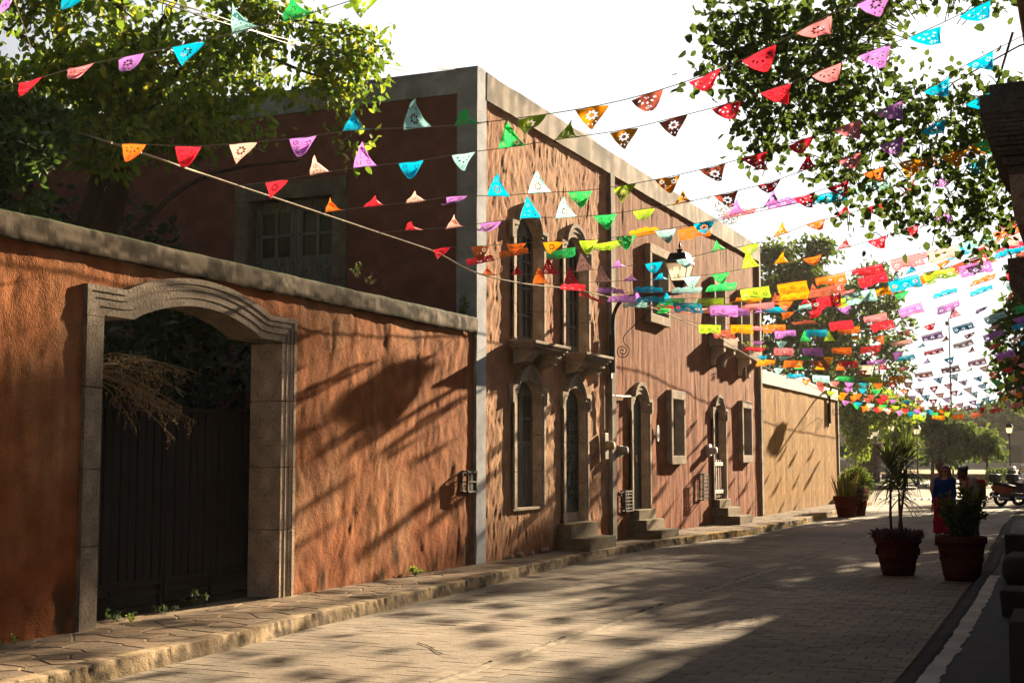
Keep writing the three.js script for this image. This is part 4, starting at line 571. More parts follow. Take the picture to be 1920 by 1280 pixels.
// the strings further along repeat the same run of colours
const RUN = 'orwptbglyomrkpt', ORD = ['thirteenth', 'fourteenth', 'fifteenth', 'sixteenth', 'seventeenth', 'eighteenth', 'nineteenth', 'twentieth', 'twenty-first', 'twenty-second', 'twenty-third', 'twenty-fourth', 'twenty-fifth', 'twenty-sixth', 'twenty-seventh', 'twenty-eighth', 'twenty-ninth', 'thirtieth', 'thirty-first', 'thirty-second', 'thirty-third'];
const FAR = [[-23.4, 'rect', 5, -0.06], [-24.6, 'tri', 3, -0.08], [-25.4, 'rect', 1, -0.10], [-26.2, 'tri', 6, 0.0], [-28.6, 'rect', 7, -0.10], [-27.2, 'tri', 9, -0.02], [-30.2, 'rect', 10, -0.04], [-31.8, 'tri', 2, -0.10], [-33.2, 'rect', 11, -0.02], [-34.2, 'tri', 4, -0.08], [-35.2, 'rect', 8, -0.05], [-37.0, 'tri', 5, 0.0], [-38.8, 'rect', 4, 0.0], [-40.6, 'tri', 9, 0.0], [-42.4, 'tri', 1, -0.03], [-44.2, 'tri', 7, -0.05], [-46.0, 'tri', 8, 0.0], [-48.0, 'tri', 3, -0.05], [-50.0, 'tri', 6, -0.04], [-52.5, 'tri', 0, -0.02], [-55, 'rect', 5, 0.0]];
FAR.forEach(([z, kind, phase, dy], i) => {
  const R = rngOf(900 + i), prof = (x) => { const q = clamp((x + 5.2) / 4.4), far = sstep(-30, -50, z); return ropeY(z) + dy + (0.95 - 0.35 * far) * Math.pow(q, 1.5) - lerp(0.10, 0.16, far) * Math.sin(Math.PI * clamp((x + 8.2) / 6.5)) * (1 + far); };
  const step = kind === 'tri' ? (z < -38 ? 0.42 : 0.56) : 0.70, fl = [], P = [endL(z)]; let n = phase;
  for (let x = RX + (kind === 'tri' ? 0.3 : 0.42) + R() * 0.25; x < 0.4; x += step) { const p = V(x, prof(x), z), pose = z < -38 ? 'hhhsshn'[Math.floor(R() * 7)] : kind === 'tri' ? 'hssnnfdd'[Math.floor(R() * 8)] : 'hhsndhs'[Math.floor(R() * 7)]; fl.push({ p, c: RUN[n % RUN.length], pose, kind, roll: Math.atan2(prof(x + 0.2) - prof(x - 0.2), 0.4), s: kind === 'tri' ? 1 : 0.8, flip: R() < 0.2 }); P.push(p); n += R() < 0.15 ? 2 : 1; }
  P.push(V(1.5, prof(1.5), z)); const w = kind === 'tri' ? 'small pennants' : 'wide scalloped banners';
  garland(`${ORD[i]} flag string from the camera, ${w}, ${FLAGN[fl[0].c]} at the left end`, z, fl, P);
});

// ───────── the stone house on the right: its front, portal cornice and door stones ─────────
{
  const t = thing('corner_house', 'pale stone house at the right edge with a moulded portal cornice', 'house'), pl = std([0.38, 0.32, 0.26], 0.9, { map: mottleC, bumpMap: gritB, bumpScale: 0.01 });
  mesh('wall', bx(-0.32, 0, -37, 6, 5.25, -10.6), pl, t); mesh('roof', bx(-0.42, 5.25, -37.1, 6.1, 5.45, -10.5, 0.02), M.stonePale, t);
  const prof = (pts) => new THREE.Shape(pts.map(([x, y]) => new THREE.Vector2(x, y)));
  const ext = (pts, za, zb, jit) => rough(new THREE.ExtrudeGeometry(prof(pts), { depth: za - zb, bevelEnabled: true, bevelSize: 0.006, bevelThickness: 0.006, bevelSegments: 1 }).translate(0, 0, zb), jit, 3, 321);
  const course = (y0, y1, p, sd) => rough(bx(-0.3 - p, y0, -14.4, -0.25, y1, -12.75 + p, 0.006), 0.018, 4, sd, 0.2), cs = [[4.93, 5.03, 0.42], [4.745, 4.925, 0.50], [4.70, 4.745, 0.485]];
  for (let k = 0; k < 7; k++) cs.push([4.44 + k * 0.0372, 4.44 + (k + 1) * 0.0372, 0.385 + 0.095 * Math.sin((k + 0.6) / 7 * Math.PI / 2)]);
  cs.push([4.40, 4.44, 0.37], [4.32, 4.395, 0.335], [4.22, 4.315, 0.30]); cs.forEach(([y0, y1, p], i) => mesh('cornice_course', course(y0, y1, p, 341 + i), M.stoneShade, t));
  mesh('frieze', ext([[-0.3, 3.78], [-0.52, 3.78], [-0.545, 3.84], [-0.565, 3.98], [-0.575, 4.21], [-0.3, 4.21]], -12.35, -14.2, 0.015), M.stonePale, t);
  mesh('console', ext([[-0.3, 3.25], [-0.60, 3.36], [-0.71, 3.52], [-0.72, 3.78], [-0.3, 3.8]], -14.5, -15.0, 0.03), M.stoneDark, t);
  rebase(t, -0.3, 0, -20);
  const blk = (label, b, seed, m = std([0.06, 0.053, 0.048], 0.9, { bumpMap: gritB, bumpScale: 0.01 }), r = 0.02) => { const g = rough(bx(...b, r), 0.07, 5, seed, r > 0.1 ? 0.6 : 0.2); const s = mesh('door_stone', g, m); tag(s, label, 'stone block'); };
  blk('rough stone block at the right edge, middle one of three by the pavement', [-0.93, 0.12, -15.5, -0.3, 0.42, -14.95], 331); blk('rounded dark stone at the right edge, farthest of three by the pavement', [-1.15, 0.12, -19.6, -0.5, 0.52, -18.8], 333, undefined, 0.16); blk('tall dark stone block at lower right corner, nearest of three by the pavement', [-0.60, 0.12, -11.2, 0.0, 0.60, -10.5], 335);
  blk('small dark stone behind the rounded stone at the right edge', [-1.30, 0.12, -23.2, -0.7, 0.60, -22.5], 337);
}

// ───────── foliage ─────────
function leafMass(list) {                                            // list of { p, n (leaf axis), l, w, c, up }
  const n = list.length, P = new Float32Array(n * 36), C = new Float32Array(n * 36), a = V(), s = V(), u = V(), q = [V(), V(), V(), V(), V(), V()]; let k = 0;
  for (const f of list) {
    a.copy(f.n).normalize(); s.copy(f.up).cross(a).normalize(); u.copy(a).cross(s);
    q[0].copy(f.p); q[3].copy(f.p).addScaledVector(a, f.l).addScaledVector(u, -0.12 * f.l);
    q[1].copy(f.p).addScaledVector(a, f.l * 0.3).addScaledVector(s, f.w * 0.5).addScaledVector(u, 0.10 * f.w); q[2].copy(f.p).addScaledVector(a, f.l * 0.7).addScaledVector(s, f.w * 0.42).addScaledVector(u, 0.02 * f.l);
    q[4].copy(f.p).addScaledVector(a, f.l * 0.7).addScaledVector(s, -f.w * 0.42).addScaledVector(u, 0.02 * f.l); q[5].copy(f.p).addScaledVector(a, f.l * 0.3).addScaledVector(s, -f.w * 0.5).addScaledVector(u, 0.10 * f.w);
    for (const i of [0, 1, 5, 1, 2, 4, 1, 4, 5, 2, 3, 4]) { P[k] = q[i].x; P[k + 1] = q[i].y; P[k + 2] = q[i].z; C[k] = f.c[0]; C[k + 1] = f.c[1]; C[k + 2] = f.c[2]; k += 3; }
  }
  const g = new THREE.BufferGeometry(); g.setAttribute('position', new THREE.BufferAttribute(P, 3)); g.setAttribute('color', new THREE.BufferAttribute(C, 3)); g.computeVertexNormals(); return g;
}
const sphere = (R) => { const z = R() * 2 - 1, a = R() * 2 * Math.PI, r = Math.sqrt(1 - z * z); return V(r * Math.cos(a), z, r * Math.sin(a)); };
const GREENS = [[0.055, 0.095, 0.014], [0.075, 0.12, 0.018], [0.042, 0.075, 0.014], [0.095, 0.13, 0.02], [0.06, 0.09, 0.022]];
// clusters of leaves on twigs round the middle of each blob; returns leaves and twigs
function clusters(R, blobs, o, origin) {
  const leaves = [], twigs = [];
  for (const b of blobs) {
    const c = b.c, hub = b.hub || c.clone().add(V(0, -b.r.y * 0.25, 0));
    for (let i = 0; i < b.n; i++) {
      const d = sphere(R), q = 0.35 + 0.65 * Math.cbrt(R()), tip = c.clone().add(V(d.x * b.r.x * q, d.y * b.r.y * q, d.z * b.r.z * q)); if (vn(tip.x * o.gap + 31, tip.y * o.gap + tip.z * o.gap * 0.7, 345) < (b.thin ?? o.thin ?? 0.3)) continue;
      const root = tip.clone().lerp(hub, 0.25 + 0.3 * R()).add(V(0, -o.spread * 0.3, 0)); if (o.twig && R() < (o.tw ?? 1)) twigs.push(tube([root.sub(origin), root.clone().lerp(tip.clone().sub(origin), 0.5).add(V(0, 0.06 * o.spread, 0)), tip.clone().sub(origin)], o.twig, 3, 3));
      const tone = R(), out = tip.clone().sub(hub).normalize();
      for (let k = 0; k < o.per; k++) { const p = tip.clone().addScaledVector(sphere(R), o.spread * Math.sqrt(R())), n = sphere(R).addScaledVector(out, 0.9).add(V(0, -(o.droop ?? 0.5), 0)), l = o.l * (0.65 + 0.6 * R()), g = o.cols[Math.min(o.cols.length - 1, Math.floor((tone * 0.6 + R() * 0.4) * o.cols.length))], v = 0.8 + 0.4 * R(); leaves.push({ p: p.sub(origin), n, l, w: l * o.wr, c: [g[0] * v, g[1] * v, g[2] * v], up: sphere(R) }); }
    }
  }
  return { leaves, twigs };
}
function tree(name, label, o) {
  const R = rngOf(o.seed), g0 = o.base, t = thing(name, label, 'tree', [g0.x, g0.y, g0.z], 0, o.group);
  mesh('trunk', merge(o.trunks.map((pts) => taper(pts.map((p) => p.clone().sub(g0)), o.r0, o.r1, 8))), o.bark || M.bark, t);
  for (const [pts, a, b] of o.limbs || []) mesh('limb', taper(pts.map((p) => p.clone().sub(g0)), a, b, 6), o.bark || M.bark, t);
  const { leaves, twigs } = clusters(R, o.blobs, o, g0);
  if (twigs.length) stuff(mesh('twigs', merge(twigs), o.bark || M.bark, t));
  let rest = leaves;
  if (o.single) {                                                    // the largest in the picture as leaves of their own
    const seen = leaves.map((f, i) => { const [x, y, D] = pix(f.p.clone().add(g0)); return [x > 0 && x < 1920 && y > 0 && y < 1280 ? f.l / D : -1, i]; }).sort((a, b) => b[0] - a[0]).slice(0, 300), pick = new Set(seen.filter((s) => s[0] > 0).map((s) => s[1]));
    const shape = [0, 1, 2].map((k) => leafMass([{ p: V(0, 0, 0), n: V(0, 1, 0), l: 1, w: o.wr * (0.9 + 0.1 * k), c: [1, 1, 1], up: V(0, 0, 1) }])), mats = o.cols.map((c) => thin(c, 0.42)), B = new THREE.Matrix4(), a = V(), s = V(), u = V();
    leaves.forEach((f, i) => { if (!pick.has(i)) return; a.copy(f.n).normalize(); s.copy(f.up).cross(a).normalize(); u.copy(s).cross(a).negate(); const m = mesh('leaf', shape[i % 3], mats[i % mats.length], t); m.quaternion.setFromRotationMatrix(B.makeBasis(s, a, s.clone().cross(a))); m.position.copy(f.p); m.scale.setScalar(f.l); });
    rest = leaves.filter((f, i) => !pick.has(i));
  }
  const crown = mesh('crown', leafMass(rest), M.leafV, t); return t;
}
const blobAt = (px, py, D, rx, ry, n, rz) => ({ thin: n < 60 ? 0.22 : undefined, c: at(px, py, D), r: V(rx * D / FPX, ry * D / FPX, (rz ?? (rx + ry) / 2) * D / FPX), n });
// the tree in the courtyard, upper left
{
  const base = V(-13.2, 0.1, -14.2), b = (px, py, D, rx, ry, n, rz) => blobAt(px, py, D, rx, ry, n, rz);
  const limb = (a, m, c) => [a, m, c], P = (x, y, D) => at(x, y, D);
  tree('courtyard_tree', 'large yellow-green tree in the courtyard at the upper left, sun through its leaves', {
    seed: 31, base, r0: 0.24, r1: 0.10, trunks: [[base, V(-13.4, 2.4, -14.3), P(190, 300, 18.5), P(130, 130, 18.2), P(90, -40, 18)], [V(-13.3, 2.2, -14.3), P(225, 330, 18.2), P(235, 150, 17.6), P(215, 20, 17.5), P(230, -80, 17)]],
    limbs: [[[P(225, 230, 18), P(330, 140, 18), P(420, 95, 18), P(490, 98, 18.2)], 0.08, 0.02], [[P(330, 140, 18), P(400, 80, 18), P(450, 20, 17.5), P(470, -40, 17)], 0.05, 0.015], [[P(130, 150, 18), P(60, 80, 18), P(-20, 40, 18)], 0.08, 0.02], [[P(490, 98, 18.2), P(560, 130, 18.6), P(640, 150, 18.8), P(690, 120, 18.8)], 0.03, 0.008], [[P(235, 150, 17.6), P(290, 60, 17), P(330, 0, 16)], 0.06, 0.02], [[P(440, 20, 17.6), P(560, 40, 18), P(640, 50, 18.3), P(710, 90, 18.5)], 0.025, 0.008], [[P(220, 480, 19), P(330, 360, 19.5), P(420, 320, 20), P(560, 300, 20)], 0.05, 0.015]],
    blobs: [b(60, 90, 17, 130, 100, 150), b(40, 10, 16.5, 110, 50, 59), b(130, 20, 16, 90, 50, 50), b(190, 70, 16.5, 130, 90, 150), b(330, 130, 17, 110, 80, 95), b(300, 30, 15, 110, 50, 70), b(440, 60, 17.5, 60, 60, 34), b(560, 60, 18, 80, 50, 52), b(645, 95, 18.4, 70, 40, 34), b(700, 95, 18.5, 30, 40, 10), b(420, 160, 18.3, 120, 34, 64), b(550, 135, 18.6, 120, 34, 56), b(650, 175, 18.7, 60, 36, 20), b(460, 215, 18.8, 130, 40, 62), b(100, 190, 17.5, 110, 70, 110), b(230, 200, 17, 70, 80, 70), b(200, 265, 16.5, 60, 45, 40), b(320, 230, 18, 120, 60, 85), b(660, 270, 18.8, 40, 30, 5), b(480, 20, 17.5, 50, 40, 24)],
    gap: 1.1, thin: 0.44, spread: 0.28, per: 11, l: 0.135, wr: 0.48, twig: 0.006, tw: 0.5, droop: 0.7, cols: [[0.11, 0.185, 0.018], [0.15, 0.235, 0.02], [0.21, 0.27, 0.025], [0.08, 0.14, 0.018], [0.29, 0.28, 0.03]], single: true,
  });
  const s0 = V(-12.0, 0.1, -11.5);
  tree('courtyard_shrub', 'dark glossy shrub behind the garden wall at the left edge', {
    seed: 37, base: s0, r0: 0.10, r1: 0.05, trunks: [[s0, V(-12, 2, -11.5), P(60, 350, 15)]], limbs: [[[V(-12, 1.8, -11.5), P(20, 400, 15), P(0, 280, 15)], 0.05, 0.02], [[V(-12, 2.0, -11.5), P(60, 340, 15), P(90, 260, 15)], 0.05, 0.02]],
    blobs: [b(20, 320, 14.5, 70, 80, 120), b(70, 250, 15, 60, 50, 70), b(40, 380, 14.5, 60, 60, 70), b(10, 230, 15, 60, 50, 60)], gap: 1.6, thin: 0.2, spread: 0.2, per: 16, l: 0.12, wr: 0.5, twig: 0.006, tw: 0.4, cols: [[0.045, 0.09, 0.016], [0.06, 0.11, 0.018], [0.08, 0.13, 0.018]],
  });
  const d0 = V(-19, 0.1, -16.5);
  tree('courtyard_tree', 'dense dark tree standing deep in the shaded courtyard behind the gateway', {
    seed: 41, base: d0, r0: 0.22, r1: 0.12, trunks: [[d0, V(-19, 3, -16.5), V(-18.6, 6, -16.2)]], limbs: [[[V(-19, 2.5, -16.5), V(-17.6, 4.2, -16), V(-16.4, 5.2, -15.6)], 0.09, 0.03]],
    blobs: [{ c: V(-17.5, 5.2, -17.2), r: V(2.6, 1.6, 1.4), n: 180 }, { c: V(-20.5, 4.6, -15.5), r: V(2.8, 2.4, 1.8), n: 200 }, { c: V(-15.6, 3.2, -16.6), r: V(1.6, 1.3, 1.2), n: 90 }, { c: V(-18.4, 2.4, -14.2), r: V(2.4, 1.4, 1.6), n: 130 }, { c: V(-22.5, 3, -13), r: V(2.5, 2.6, 2), n: 150 }, { c: V(-11.6, 3.2, -17), r: V(1.6, 1.1, 1), n: 110 }, { c: V(-12.2, 2.2, -15.2), r: V(1.5, 1.3, 1.2), n: 110 }, { c: V(-14.2, 4.2, -17.4), r: V(1.3, 1.4, 0.9), n: 70 }], gap: 0.9, thin: 0.15, spread: 0.38, per: 16, l: 0.2, wr: 0.5, twig: 0, cols: [[0.022, 0.038, 0.010], [0.028, 0.046, 0.011], [0.034, 0.05, 0.013]],
  });
  const e0 = V(-15.5, 0.1, -7.5);
  tree('courtyard_tree', 'big dark tree in the courtyard outside the left edge of the view', {
    seed: 43, base: e0, r0: 0.3, r1: 0.14, trunks: [[e0, V(-15.4, 3, -7.4), V(-15, 6, -7)]], limbs: [[[V(-15.4, 3.4, -7.4), V(-13.5, 5.4, -6.5), V(-12, 6.6, -6)], 0.1, 0.03], [[V(-15.4, 3.4, -7.4), V(-17.5, 5.6, -9), V(-19, 6.6, -10)], 0.1, 0.03]],
    blobs: [{ c: V(-13, 7.4, -5.5), r: V(3.2, 1.8, 3.4), n: 230 }, { c: V(-17.5, 7.8, -8.5), r: V(3.4, 2, 3.4), n: 230 }, { c: V(-20.5, 7.2, -12.5), r: V(3, 2.2, 3), n: 200 }, { c: V(-15.2, 8.6, -10), r: V(2.4, 1.2, 2.2), n: 110 }, { c: V(-16.5, 5.2, -4), r: V(3, 2, 2.4), n: 120 }], gap: 0.8, thin: 0.12, spread: 0.42, per: 15, l: 0.22, wr: 0.5, twig: 0, cols: [[0.045, 0.075, 0.015], [0.06, 0.09, 0.018]],
  });
  mesh('courtyard_wall', bx(-25.2, 0, -19, -25, 4.4, -1), std([0.2, 0.09, 0.06], 0.9)); tag(scene.children[scene.children.length - 1], 'plain dark wall at the back of the courtyard behind the trees', 'wall');
}
// the round-leaved tree that hangs over the street from the right
{
  const base = V(1.9, 0, -7.6), b = (px, py, D, rx, ry, n, rz) => blobAt(px, py, D, rx, ry, n, rz ?? 90), P = at;
  tree('overhanging_tree', 'round-leaved tree hanging over the street from the upper right, mostly in silhouette', {
    seed: 53, base, r0: 0.22, r1: 0.10, trunks: [[base, V(1.8, 2.6, -7.7), V(1.5, 5.0, -9.0), V(1.0, 7.4, -11.5)]],
    limbs: [[[V(1.4, 5.6, -9.6), P(2000, 60, 17.1), P(1850, 110, 17.1), P(1740, 200, 17.4), P(1690, 260, 17.5)], 0.04, 0.006], [[V(1.0, 7.4, -11.5), P(1860, -60, 16.3), P(1640, -10, 16.4), P(1480, 60, 16.7), P(1370, 40, 17.1)], 0.05, 0.006], [[P(1900, 60, 16.7), P(1850, 220, 17.1), P(1800, 340, 17.4), P(1730, 420, 17.5)], 0.016, 0.004], [[P(1700, -10, 16.4), P(1560, 110, 16.7), P(1480, 190, 17.1), P(1430, 330, 17.1)], 0.03, 0.005], [[P(1980, 120, 17.1), P(1910, 300, 17.8), P(1850, 400, 18.0)], 0.014, 0.004]],
    blobs: [b(1760, 30, 16.3, 190, 70, 150), b(1890, 110, 16.7, 90, 130, 130), b(1600, 60, 16.4, 120, 80, 68), b(1490, 80, 16.7, 90, 65, 48), b(1400, 45, 16.9, 70, 50, 46), b(1310, 22, 17.1, 55, 34, 30), b(1350, 115, 17.1, 65, 45, 34), b(1530, 180, 16.9, 110, 60, 50), b(1460, 150, 17.1, 65, 55, 40), b(1660, 170, 16.7, 120, 75, 54), b(1425, 220, 17.1, 35, 60, 18), b(1425, 260, 17.1, 30, 36, 14), b(1780, 210, 16.9, 100, 90, 54), b(1880, 280, 17.5, 70, 80, 44), b(1570, 250, 17.1, 90, 55, 26), b(1620, 310, 17.2, 60, 40, 16), b(1740, 320, 17.2, 80, 70, 34), b(1560, 300, 17.4, 40, 46, 11), b(1690, 400, 17.4, 80, 50, 20), b(1800, 400, 17.4, 60, 50, 22), b(1740, 445, 17.4, 60, 34, 13), b(1590, 405, 17.4, 34, 30, 5), b(1860, 400, 17.7, 50, 70, 22)],
    gap: 1.1, thin: 0.35, spread: 0.42, per: 8, l: 0.118, wr: 0.74, twig: 0.007, tw: 0.8, droop: 0.4, cols: [[0.038, 0.066, 0.012], [0.05, 0.084, 0.014], [0.064, 0.095, 0.015], [0.034, 0.058, 0.012]], single: true,
  });
}
{
  const base = V(3.4, 0, -5.5);
  tree('street_tree', 'big street tree just outside the upper right corner over the pavement', {
    seed: 59, base, r0: 0.3, r1: 0.14, trunks: [[base, V(3.5, 3, -5.6), V(3.2, 5.4, -6)]], limbs: [[[V(3.4, 4, -5.8), V(2.0, 6.2, -8), V(1.4, 7.4, -11)], 0.1, 0.03], [[V(3.4, 4, -5.8), V(1.0, 6.6, -3), V(-0.6, 7.6, -1)], 0.1, 0.03]],
    blobs: [{ c: V(1.8, 8.0, -11), r: V(2.4, 1.4, 3), n: 170 }, { c: V(3.2, 8.2, -5), r: V(3, 1.8, 3.4), n: 200 }, { c: V(0.2, 8.2, -2), r: V(3, 1.4, 3), n: 200 }, { c: V(3.4, 7.6, -15), r: V(2.4, 1.6, 3), n: 140 }, { c: V(-1.6, 8.4, 2.6), r: V(3.4, 1.6, 3), n: 200 }], gap: 0.8, thin: 0.15, spread: 0.42, per: 14, l: 0.22, wr: 0.6, twig: 0, cols: [[0.045, 0.08, 0.016], [0.06, 0.10, 0.02]],
  });
}
// trees at the end of the street and around the plaza
function farTree(name, label, base, h, blobs, o = {}) {
  const lean = o.lean || V(0, 0, 0), top = base.clone().add(V(0, h * 0.55, 0)).add(lean);
  return tree(name, label, { base, seed: o.seed, r0: o.r ?? h * 0.03, r1: (o.r ?? h * 0.03) * 0.5, trunks: [[base, base.clone().lerp(top, 0.5).add(V(0.1, 0, 0)), top]], limbs: blobs.slice(0, o.nl ?? 5).map((b) => [[base.clone().lerp(top, 0.6), base.clone().lerp(top, 0.9).lerp(b.c, 0.4), b.c], h * 0.014, h * 0.004]), blobs, gap: o.gap ?? 0.35, thin: o.thin ?? 0.24, spread: o.spread ?? 0.55, per: o.per ?? 14, l: o.l ?? 0.34, wr: 0.55, twig: 0.015, tw: 0.3, cols: o.cols || GREENS, bark: o.bark });
}
{
  const B = blobAt, g = (x, z) => V(x, 0, z);
  farTree('plaza_tree', 'tall dense tree behind the yellow wall, left end of the tree group', g(-20.5, -86), 15, [B(1455, 520, 84, 50, 60, 150), B(1440, 600, 84, 60, 60, 130), B(1500, 570, 86, 50, 60, 120), B(1455, 470, 84, 22, 20, 14), B(1440, 690, 84, 60, 40, 60), B(1520, 650, 86, 60, 50, 100)], { seed: 61, thin: 0.2 });
  farTree('plaza_tree', 'tall airy tree above the far end of the yellow wall with sky showing through', g(-15.6, -84), 16, [B(1515, 500, 82, 50, 46, 95), B(1565, 520, 82, 55, 50, 95), B(1600, 600, 82, 70, 60, 110), B(1540, 600, 82, 60, 60, 110), B(1640, 540, 83, 55, 44, 70), B(1660, 620, 83, 50, 50, 50), B(1580, 690, 82, 70, 40, 95), B(1650, 690, 82, 60, 40, 60), B(1530, 470, 82, 30, 24, 22)], { seed: 62, thin: 0.36, gap: 0.5, lean: V(0.6, 0, 0) });
  farTree('plaza_tree', 'thick-trunked tree just right of the yellow wall end with hanging creepers', g(-13.9, -76), 9, [B(1595, 740, 73, 50, 40, 85), B(1640, 765, 74, 50, 30, 60), B(1590, 790, 73, 22, 40, 34), B(1612, 820, 73, 14, 40, 30), B(1680, 770, 76, 40, 28, 40)], { seed: 63, r: 0.42, l: 0.3, cols: [[0.13, 0.19, 0.02], [0.17, 0.22, 0.022], [0.09, 0.13, 0.02]] });
  farTree('plaza_tree', 'light green feathery tree behind the lamp posts in the plaza', g(-13.5, -104), 7, [B(1690, 790, 102, 40, 24, 60), B(1720, 810, 102, 34, 30, 60), B(1700, 840, 102, 36, 16, 36), B(1660, 800, 102, 30, 22, 36)], { seed: 64, cols: [[0.13, 0.18, 0.03], [0.16, 0.21, 0.03], [0.10, 0.14, 0.025]], r: 0.12 });
  farTree('plaza_tree', 'dark bushy tree in the middle of the plaza above the people', g(-10.2, -97), 6, [B(1765, 800, 94, 30, 34, 90), B(1795, 820, 94, 36, 26, 80), B(1775, 850, 94, 40, 20, 60), B(1750, 780, 94, 20, 18, 26)], { seed: 65, thin: 0.14, r: 0.14, cols: [[0.045, 0.075, 0.016], [0.06, 0.095, 0.018], [0.09, 0.125, 0.02]] });
  farTree('plaza_tree', 'low spreading tree right of the middle of the plaza', g(-6.6, -96), 5, [B(1835, 825, 93, 34, 16, 60), B(1862, 845, 93, 18, 14, 22), B(1815, 840, 93, 20, 12, 22)], { seed: 66, r: 0.10, cols: [[0.06, 0.095, 0.018], [0.09, 0.125, 0.02]] });
  farTree('street_tree', 'dark spreading tree at the right edge over the parked motorbikes', g(-0.8, -58), 10, [{ c: V(-1.2, 6.6, -58), r: V(2.4, 2.2, 2.6), n: 260 }, { c: V(-0.4, 8.8, -57), r: V(2.6, 1.6, 2.6), n: 170 }, { c: V(1.4, 6.4, -56), r: V(2.4, 2.4, 3), n: 170 }, { c: V(-2.6, 5.0, -58), r: V(1.2, 1.1, 1.6), n: 60 }, { c: V(-0.6, 4.0, -59), r: V(1.6, 1.2, 2), n: 60 }], { seed: 67, l: 0.3, thin: 0.2, spread: 0.5, cols: [[0.045, 0.08, 0.016], [0.06, 0.10, 0.018], [0.08, 0.115, 0.02]] });
  farTree('street_tree', 'leafy tree just outside the right edge beyond the stone house', g(1.6, -44), 9, [{ c: V(1.0, 7.0, -44), r: V(2.2, 1.8, 2.6), n: 90 }, { c: V(2.4, 8.4, -42), r: V(2.4, 1.5, 2.6), n: 80 }, { c: V(0.2, 8.6, -46), r: V(1.6, 1.0, 2), n: 40 }], { seed: 68, l: 0.3, thin: 0.3, spread: 0.5 });
  farTree('street_tree', 'tall roadside tree outside the right edge past the motorbikes', g(4.6, -74), 16, [{ c: V(3.6, 12, -74), r: V(3.6, 3, 4), n: 130 }, { c: V(5.8, 15, -72), r: V(3.6, 2.4, 4), n: 110 }, { c: V(2.0, 16.4, -75), r: V(2.6, 1.6, 3), n: 60 }], { seed: 69, l: 0.42, thin: 0.34, spread: 0.7 });
  farTree('street_tree', 'tallest roadside tree outside the right edge near the plaza', g(8, -100), 22, [{ c: V(5.5, 16, -98), r: V(4.6, 4, 5), n: 150 }, { c: V(8.6, 21, -98), r: V(4.6, 3, 5), n: 120 }, { c: V(2.6, 12, -100), r: V(3, 3, 4), n: 70 }, { c: V(3.0, 22.9, -79.5), r: V(0.16, 1.1, 0.5), n: 26, thin: 0 }], { seed: 70, l: 0.5, thin: 0.36, spread: 0.8 });
}
// the far wood: one mass along the back of the plaza
{
  const R = rngOf(91), L = []; for (let i = 0; i < 15000; i++) { const px = lerp(1380, 2250, R()), D = lerp(185, 225, R()), top = 752 + 34 * fbm(px / 60, 3, 4, 401) - 20 * sstep(1840, 1930, px) - 30 * sstep(1640, 1560, px), p = at(px, lerp(top, 872, R()), D); L.push({ p, n: sphere(R).add(V(0, -0.4, 0)), l: 0.9 + R() * 0.7, w: 0.8 + 0.3 * R(), c: GREENS[Math.floor(R() * 5)].map((c) => c * 0.5), up: sphere(R) }); }
  const w = mesh('far_wood', leafMass(L), M.leafV); tag(w, 'dark line of trees closing off the far side of the plaza', 'trees', null, 'stuff');
}

